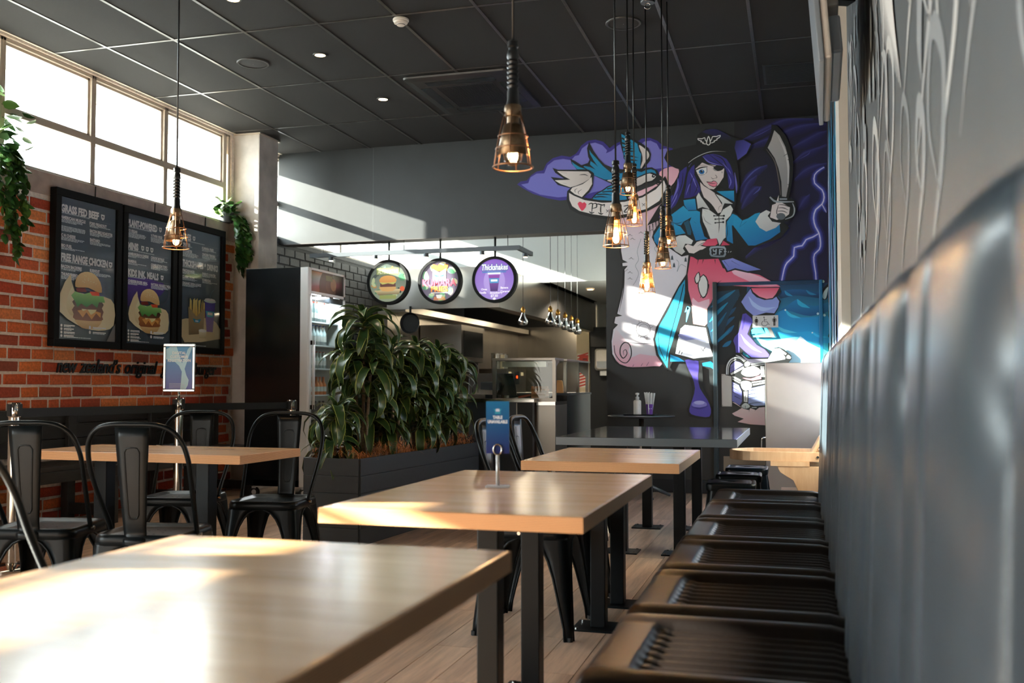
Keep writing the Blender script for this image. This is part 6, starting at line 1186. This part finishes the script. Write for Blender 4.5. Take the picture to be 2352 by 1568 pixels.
for s_, z in enumerate(SHZ):
    nm = drinks[s_][0]
    for k in range(7):
        y = .07+.072*k
        t = tag(link('drink_bottle', bm_[s_][0], None, (fx0+W_-.1, fy0+y, z)), '%s on the %s fridge shelf, %s from the door handle' % (nm, sn[s_], ('first', 'second', 'third', 'fourth', 'fifth', 'sixth', 'seventh')[k]), 'bottle', 'bottles on the %s fridge shelf' % sn[s_])
        link('cap', bm_[s_][1], t); link('label', bm_[s_][2], t)
# barrier posts with belts
m_chrome = mat('chrome', '#d4d0ca', .08, 1.); m_belt = mat('black_webbing', '#101316', .6)
def post(label, x, y, top=.93):
    t = thing('barrier_post', label, 'barrier post', (x, y, 0)); MB().lathe([(.001, 0), (.165, 0), (.165, .012), (.15, .022), (.05, .034), (.033, .036)], 36).build('base', m_chrome, t, smooth=True, angle=40); MB().cyl((0, 0, .03), (0, 0, top-.07), .0315, n=24).build('tube', m_chrome, t, smooth=True, angle=60)
    h = MB().lathe([(.033, top-.085), (.036, top-.08), (.036, top-.004), (.033, top), (.001, top)], 24).build('belt_head', m_chrome, t, smooth=True, angle=40)
    for q in range(4): an = pi/2*q+pi/2; MB().box(-.012, .012, .033, .044, top-.078, top-.008).build('belt_clip', m_blkm, h).rotation_euler = (0, 0, an)
    return t
P1, P2, P3 = (-4.31, 4.66), (-4.28, 6.18), (-4.02, 7.36)
post('chrome barrier post at the left edge of the picture', *P1, .945); post('chrome barrier post carrying the registration poster', *P2, .95); post('chrome barrier post beside the black fridge panel', *P3, .92)
for i, (a_, b_, lb) in enumerate(((P1, P2, 'black belt stretched between the left and middle barrier posts'), (P2, P3, 'black belt stretched between the middle barrier post and the fridge'))):
    A_ = Vector((*a_, 0)); B_ = Vector((*b_, 0)); d = (B_-A_).normalized()*.046; t = thing('barrier_belt', lb, 'belt', (0, 0, .845)); MB().bar(A_+d+Vector((0, 0, .04)), B_-d+Vector((0, 0, .03)), .003, .052).build('webbing', m_belt, t); MB().bar(B_-d*1.6+Vector((0, 0, .03)), B_-d+Vector((0, 0, .03)), .006, .06).build('end_clip', m_blkm, t)
# poster frame on the middle post
t = thing('poster_frame', 'chrome poster frame reading digital customer registration on the barrier post', 'poster', (P2[0], P2[1], .95), radians(16))
MB().cyl((0, 0, 0), (0, 0, .045), .009, n=12).build('stem', m_chrome, t, smooth=True); FW, FH = .115, .345
for x0, x1, z0, z1 in ((-FW, FW, .045, .065), (-FW, FW, .045+FH-.02, .045+FH), (-FW, -FW+.02, .065, .025+FH), (FW-.02, FW, .065, .025+FH)): MB().box(x0, x1, -.008, .008, z0, z1).build('frame_bar', mat('poster_chrome', '#a8a8a6', .16, 1.), t, bevel=.004)
MB().box(-FW+.015, FW-.015, -.002, .003, .06, .03+FH).build('backing', m_blkm, t)
a = Art(lambda u, v, d: (u, -.003-d, .025+FH-v), .00004, 1.0); w = FW-.02; h = FH-.04; a.rect(-w, 0, w, h, '#3a96cc', '#5a58b4'); a.text('DIGITAL', 0, .055, .02, '#e8eef2', .1, .03, 'CENTER'); a.text('CUSTOMER', 0, .082, .02, '#e8eef2', .13, .03, 'CENTER'); a.text('REGISTRATION', 0, .109, .02, '#e8eef2', .165, .03, 'CENTER'); a.poly([(-w, .02), (-.02, .0), (.02, .12), (.06, .02), (w, .0), (.04, .16), (.07, .24), (.05, h), (.01, h), (.02, .18), (-.03, .11), (-w, .09)], '#a4d8ee', '#c0e2f2', sm=2)
a.text('DIGITAL', 0, .055, .02, '#e8eef2', .1, .03, 'CENTER'); a.text('CUSTOMER', 0, .082, .02, '#e8eef2', .13, .03, 'CENTER'); a.text('REGISTRATION', 0, .109, .02, '#e8eef2', .165, .03, 'CENTER')
for k in range(4): a.rect(-.07, .265+.01*k, .02+.02*(k % 2), .268+.01*k, '#c4c8e4')
a.build('printed_poster', m_print, t)
# round pedestal table with sanitiser and straws
pr = at(1473, 955, Y=9.2); zt_ = pr.z
rt_ = thing('pedestal_table', 'small round grey pedestal table against the mural wall', 'table', (pr.x, 9.2, 0)); m_gt = mat('grey_moulded_top', '#4a5054', .3)
MB().lathe([(.001, zt_-.02), (.16, zt_-.02), (.29, zt_-.006), (.31, zt_-.002), (.312, zt_+.003), (.305, zt_+.006), (.001, zt_+.006)], 48).build('tabletop', m_gt, rt_, smooth=True, angle=40); MB().cyl((0, 0, .1), (0, 0, zt_-.02), .024, n=16).build('column', m_steel, rt_, smooth=True)
for k in range(4): q = pi/2*k+.5; MB().tube([(.02*cos(q), .02*sin(q), .13), (.15*cos(q), .15*sin(q), .07), (.28*cos(q), .28*sin(q), .014)], [.022, .018, .013], 8).build('foot', m_gt, rt_, smooth=True)
t = thing('serving_tray', 'thin dark tray under the sanitiser and straws', 'tray', (pr.x-.01, 9.2, zt_+.006)); MB().rings([rrect(.14, .1, .02, 0), rrect(.15, .11, .02, .012), rrect(.146, .106, .02, .012), rrect(.135, .095, .02, .004)], cap0=True, cap1=True).build('tray_body', m_blkm, t); MB().box(-.03, .03, -.112, -.106, .006, .012).build('grip', m_blkm, t)
t = thing('sanitiser_bottle', 'white pump bottle of hand sanitiser on the round table', 'bottle', (at(1464, 945, Y=9.2).x, 9.2, zt_+.0105)); MB().lathe([(.001, 0), (.034, 0), (.036, .006), (.036, .125), (.03, .135), (.016, .14), (.016, .15)], 24).build('bottle', m_pl, t, smooth=True, angle=40); MB().lathe([(.018, .147), (.018, .165), (.008, .17), (.008, .185)], 16).build('collar', m_white, t, smooth=True, angle=40); MB().lathe([(.016, .185), (.018, .19), (.018, .202), (.001, .206)], 16).build('pump', m_white, t, smooth=True, angle=40); MB().bar((0, 0, .196), (0, -.035, .192), .012, .01).build('nozzle', m_white, t); a = Art(lambda u, v, d: (.0362*sin(u/.036), -.0362*cos(u/.036)-d, .12-v), .0001, 1.0); a.rect(-.01, .02, .03, .035, '#39453f'); a.rect(-.01, .045, .032, .05, '#5c9a7c'); a.rect(-.005, .06, .028, .09, '#9ac4b4'); a.rect(-.01, .1, .03, .105, '#39453f'); a.build('bottle_label', m_print, t)
t = thing('straw_cup', 'purple paper cup packed with wrapped straws on the round table', 'cup', (at(1492, 945, Y=9.2).x, 9.2, zt_+.0105)); m_cup = mat('purple_cup', '#6a3f96', .4); MB().lathe([(.001, .001), (.026, .001), (.037, .098), (.039, .1), (.036, .1), (.026, .01)], 24).build('cup', m_cup, t, smooth=True, angle=40); a = Art(lambda u, v, d: ((.0362-v*.11)*sin(u/.034), -(.0362-v*.11)*cos(u/.034)-d-.001, .09-v), .0001, 1.0); a.poly([(-.015, .02), (.03, .022), (.024, .034), (-.005, .03)], '#3a9ad0'); a.rect(0, .028, .024, .036, '#dfe6ee'); a.build('cup_print', m_print, t)
sm_ = MB().cyl((0, 0, 0), (0, 0, .19), .0045, n=8).mesh('straw', m_white)
for k in range(16): q = 2.4*k; r_ = .006*sqrt(k); link('straw', sm_, t, (r_*cos(q), r_*sin(q), .012+.012*((k*7) % 5)/5), (-.18*r_/.024*sin(q), .18*r_/.024*cos(q), 0))
# stainless cabinet by the bench end
pc = at(1757, 833, Y=9.0)
cb = thing('steel_cabinet', 'plain stainless steel cabinet standing by the toilet door', 'cabinet', (0, 9.0, 0)); MB().box(pc.x, XR-.012, 0, .42, .02, pc.z).build('body', mat('satin_steel_sheet', '#b9b4b0', .34, 1., ns=3, na=.06), cb, bevel=.004); MB().box(pc.x-.004, pc.x, -.004, .0, .02, pc.z).build('edge_trim', m_steelb, cb); MB().box(pc.x+.02, XR-.02, .02, .4, 0, .02).build('plinth', m_blkm, cb)
hb = at(1750, 1020, Y=9.0); MB().tube(catmull([(pc.x, -.0, hb.z+.06), (pc.x-.025, -.01, hb.z+.055), (pc.x-.035, -.01, hb.z+.03), (pc.x-.035, -.01, hb.z-.09), (pc.x, 0, hb.z-.1)], 4), .006, 8).build('handle', m_chrome, cb, smooth=True)
# wooden high chair
m_beech = wood('pale_beech', '#dcb088', '#f0d0ac', .4, (14., 14., 2.))
hc = thing('high_chair', 'pale wooden high chair with a round tray behind the bench end', 'high chair', (0, 6.75, 0))
zt2 = at(1780, 1043, Y=6.75).z; hx0 = at(1676, 1043, Y=6.75).x; hx1 = at(1888, 1043, Y=6.75).x
def tray_o(e, dz):
    o = [];
    for k in range(13): q = pi/2+pi*k/12; o.append((hx0+.19+(.19-e)*cos(q), (.2-e)*sin(q), zt2+dz))
    return o+[(hx1-e, -.2+e, zt2+dz), (hx1-e, .2-e, zt2+dz)]
MB().rings([tray_o(0, -.03), tray_o(0, .03), tray_o(.018, .03), tray_o(.02, .005), tray_o(.02, .0)], cap0=True, cap1=True).build('tray', m_beech, hc, bevel=.003)
for sy in (-1, 1):
    y = sy*.19
    MB().prism([(hx1-.32, zt2-.03), (hx1-.08, zt2-.03), (hx1-.08, zt2-.06), (hx1-.32, zt2-.06)], 'y', y-.02, y+.02).build('tray_rail', m_beech, hc, bevel=.003)
    MB().prism([(hx1-.28, zt2-.06), (hx1-.02, zt2-.06), (hx1+.02, zt2-.03), (hx1-.14, 0), (hx1-.21, 0), (hx1-.15, zt2-.22), (hx1-.18, zt2-.15), (hx1-.26, zt2-.10)], 'y', y-.012, y+.012).build('side_frame', m_beech, hc, bevel=.003)
    MB().cyl((hx1-.03, y-.02, zt2-.0), (hx1-.03, y-.014, zt2-.0), .008, n=10).build('bolt', m_blkm, hc)
MB().hexa([(hx1-.11, -.15, zt2-.05), (hx1-.08, -.15, zt2-.05), (hx1-.08, .15, zt2-.05), (hx1-.11, .15, zt2-.05)], [(hx1-.01, -.13, zt2+.13), (hx1+.02, -.13, zt2+.13), (hx1+.02, .13, zt2+.13), (hx1-.01, .13, zt2+.13)]).build('backrest', m_beech, hc, bevel=.012)
MB().box(hx1-.26, hx1-.06, -.17, .17, zt2-.25, zt2-.23).build('seat', m_beech, hc); MB().box(hx1-.36, hx1-.12, -.17, .17, .18, .2).build('footrest', m_beech, hc); MB().box(hx1-.3, hx1+.02, -.18, .18, 0, .02).build('base_board', m_beech, hc)
t = thing('small_dish', 'small white dish lying on the high chair tray', 'dish', (at(1795, 1036, Y=6.7).x, 6.7, zt2+.0055)); MB().lathe([(.001, 0), (.03, 0), (.045, .012), (.042, .013), (.028, .004), (.001, .003)], 24).build('dish', m_pl, t, smooth=True); MB().lathe([(.03, -.001), (.026, -.001), (.026, .001)], 16).build('foot_ring', m_pl, t)
# wall television on a bracket, seen from behind
tv = thing('wall_television', 'grey television swung out from the right wall near the ceiling', 'television', (.155, 4.45, 2.30)); m_tvb = mat('grey_tv_back', '#c9c2ba', .5); m_tvd = mat('dark_tv_bezel', '#7d858e', .35)
tv.rotation_euler = (0, radians(-4), radians(-1.2))
MB().box(-.05, -.03, -.5, .5, .0, .95).build('bezel', m_tvd, tv, bevel=.004); MB().box(-.03, .0, -.49, .49, .01, .8).build('rear_cover', m_tvb, tv, bevel=.01); MB().box(-.03, .0, -.49, .49, .8, .95).build('rear_cover', m_blkm, tv)
MB().box(.0, .05, -.3, .42, .28, .66).build('electronics_box', m_tvb, tv, bevel=.012); MB().box(.0, .045, -.42, .3, .05, .2).build('speaker_box', m_tvd, tv, bevel=.01)
for k in range(14): MB().box(.0501, .053, -.25, .35, .4+.016*k, .408+.016*k).build('vent_slat', m_tvd, tv)
MB().bar((.05, .1, .5), (.125, .15, .5), .06, .12).build('bracket', m_blkm, tv)
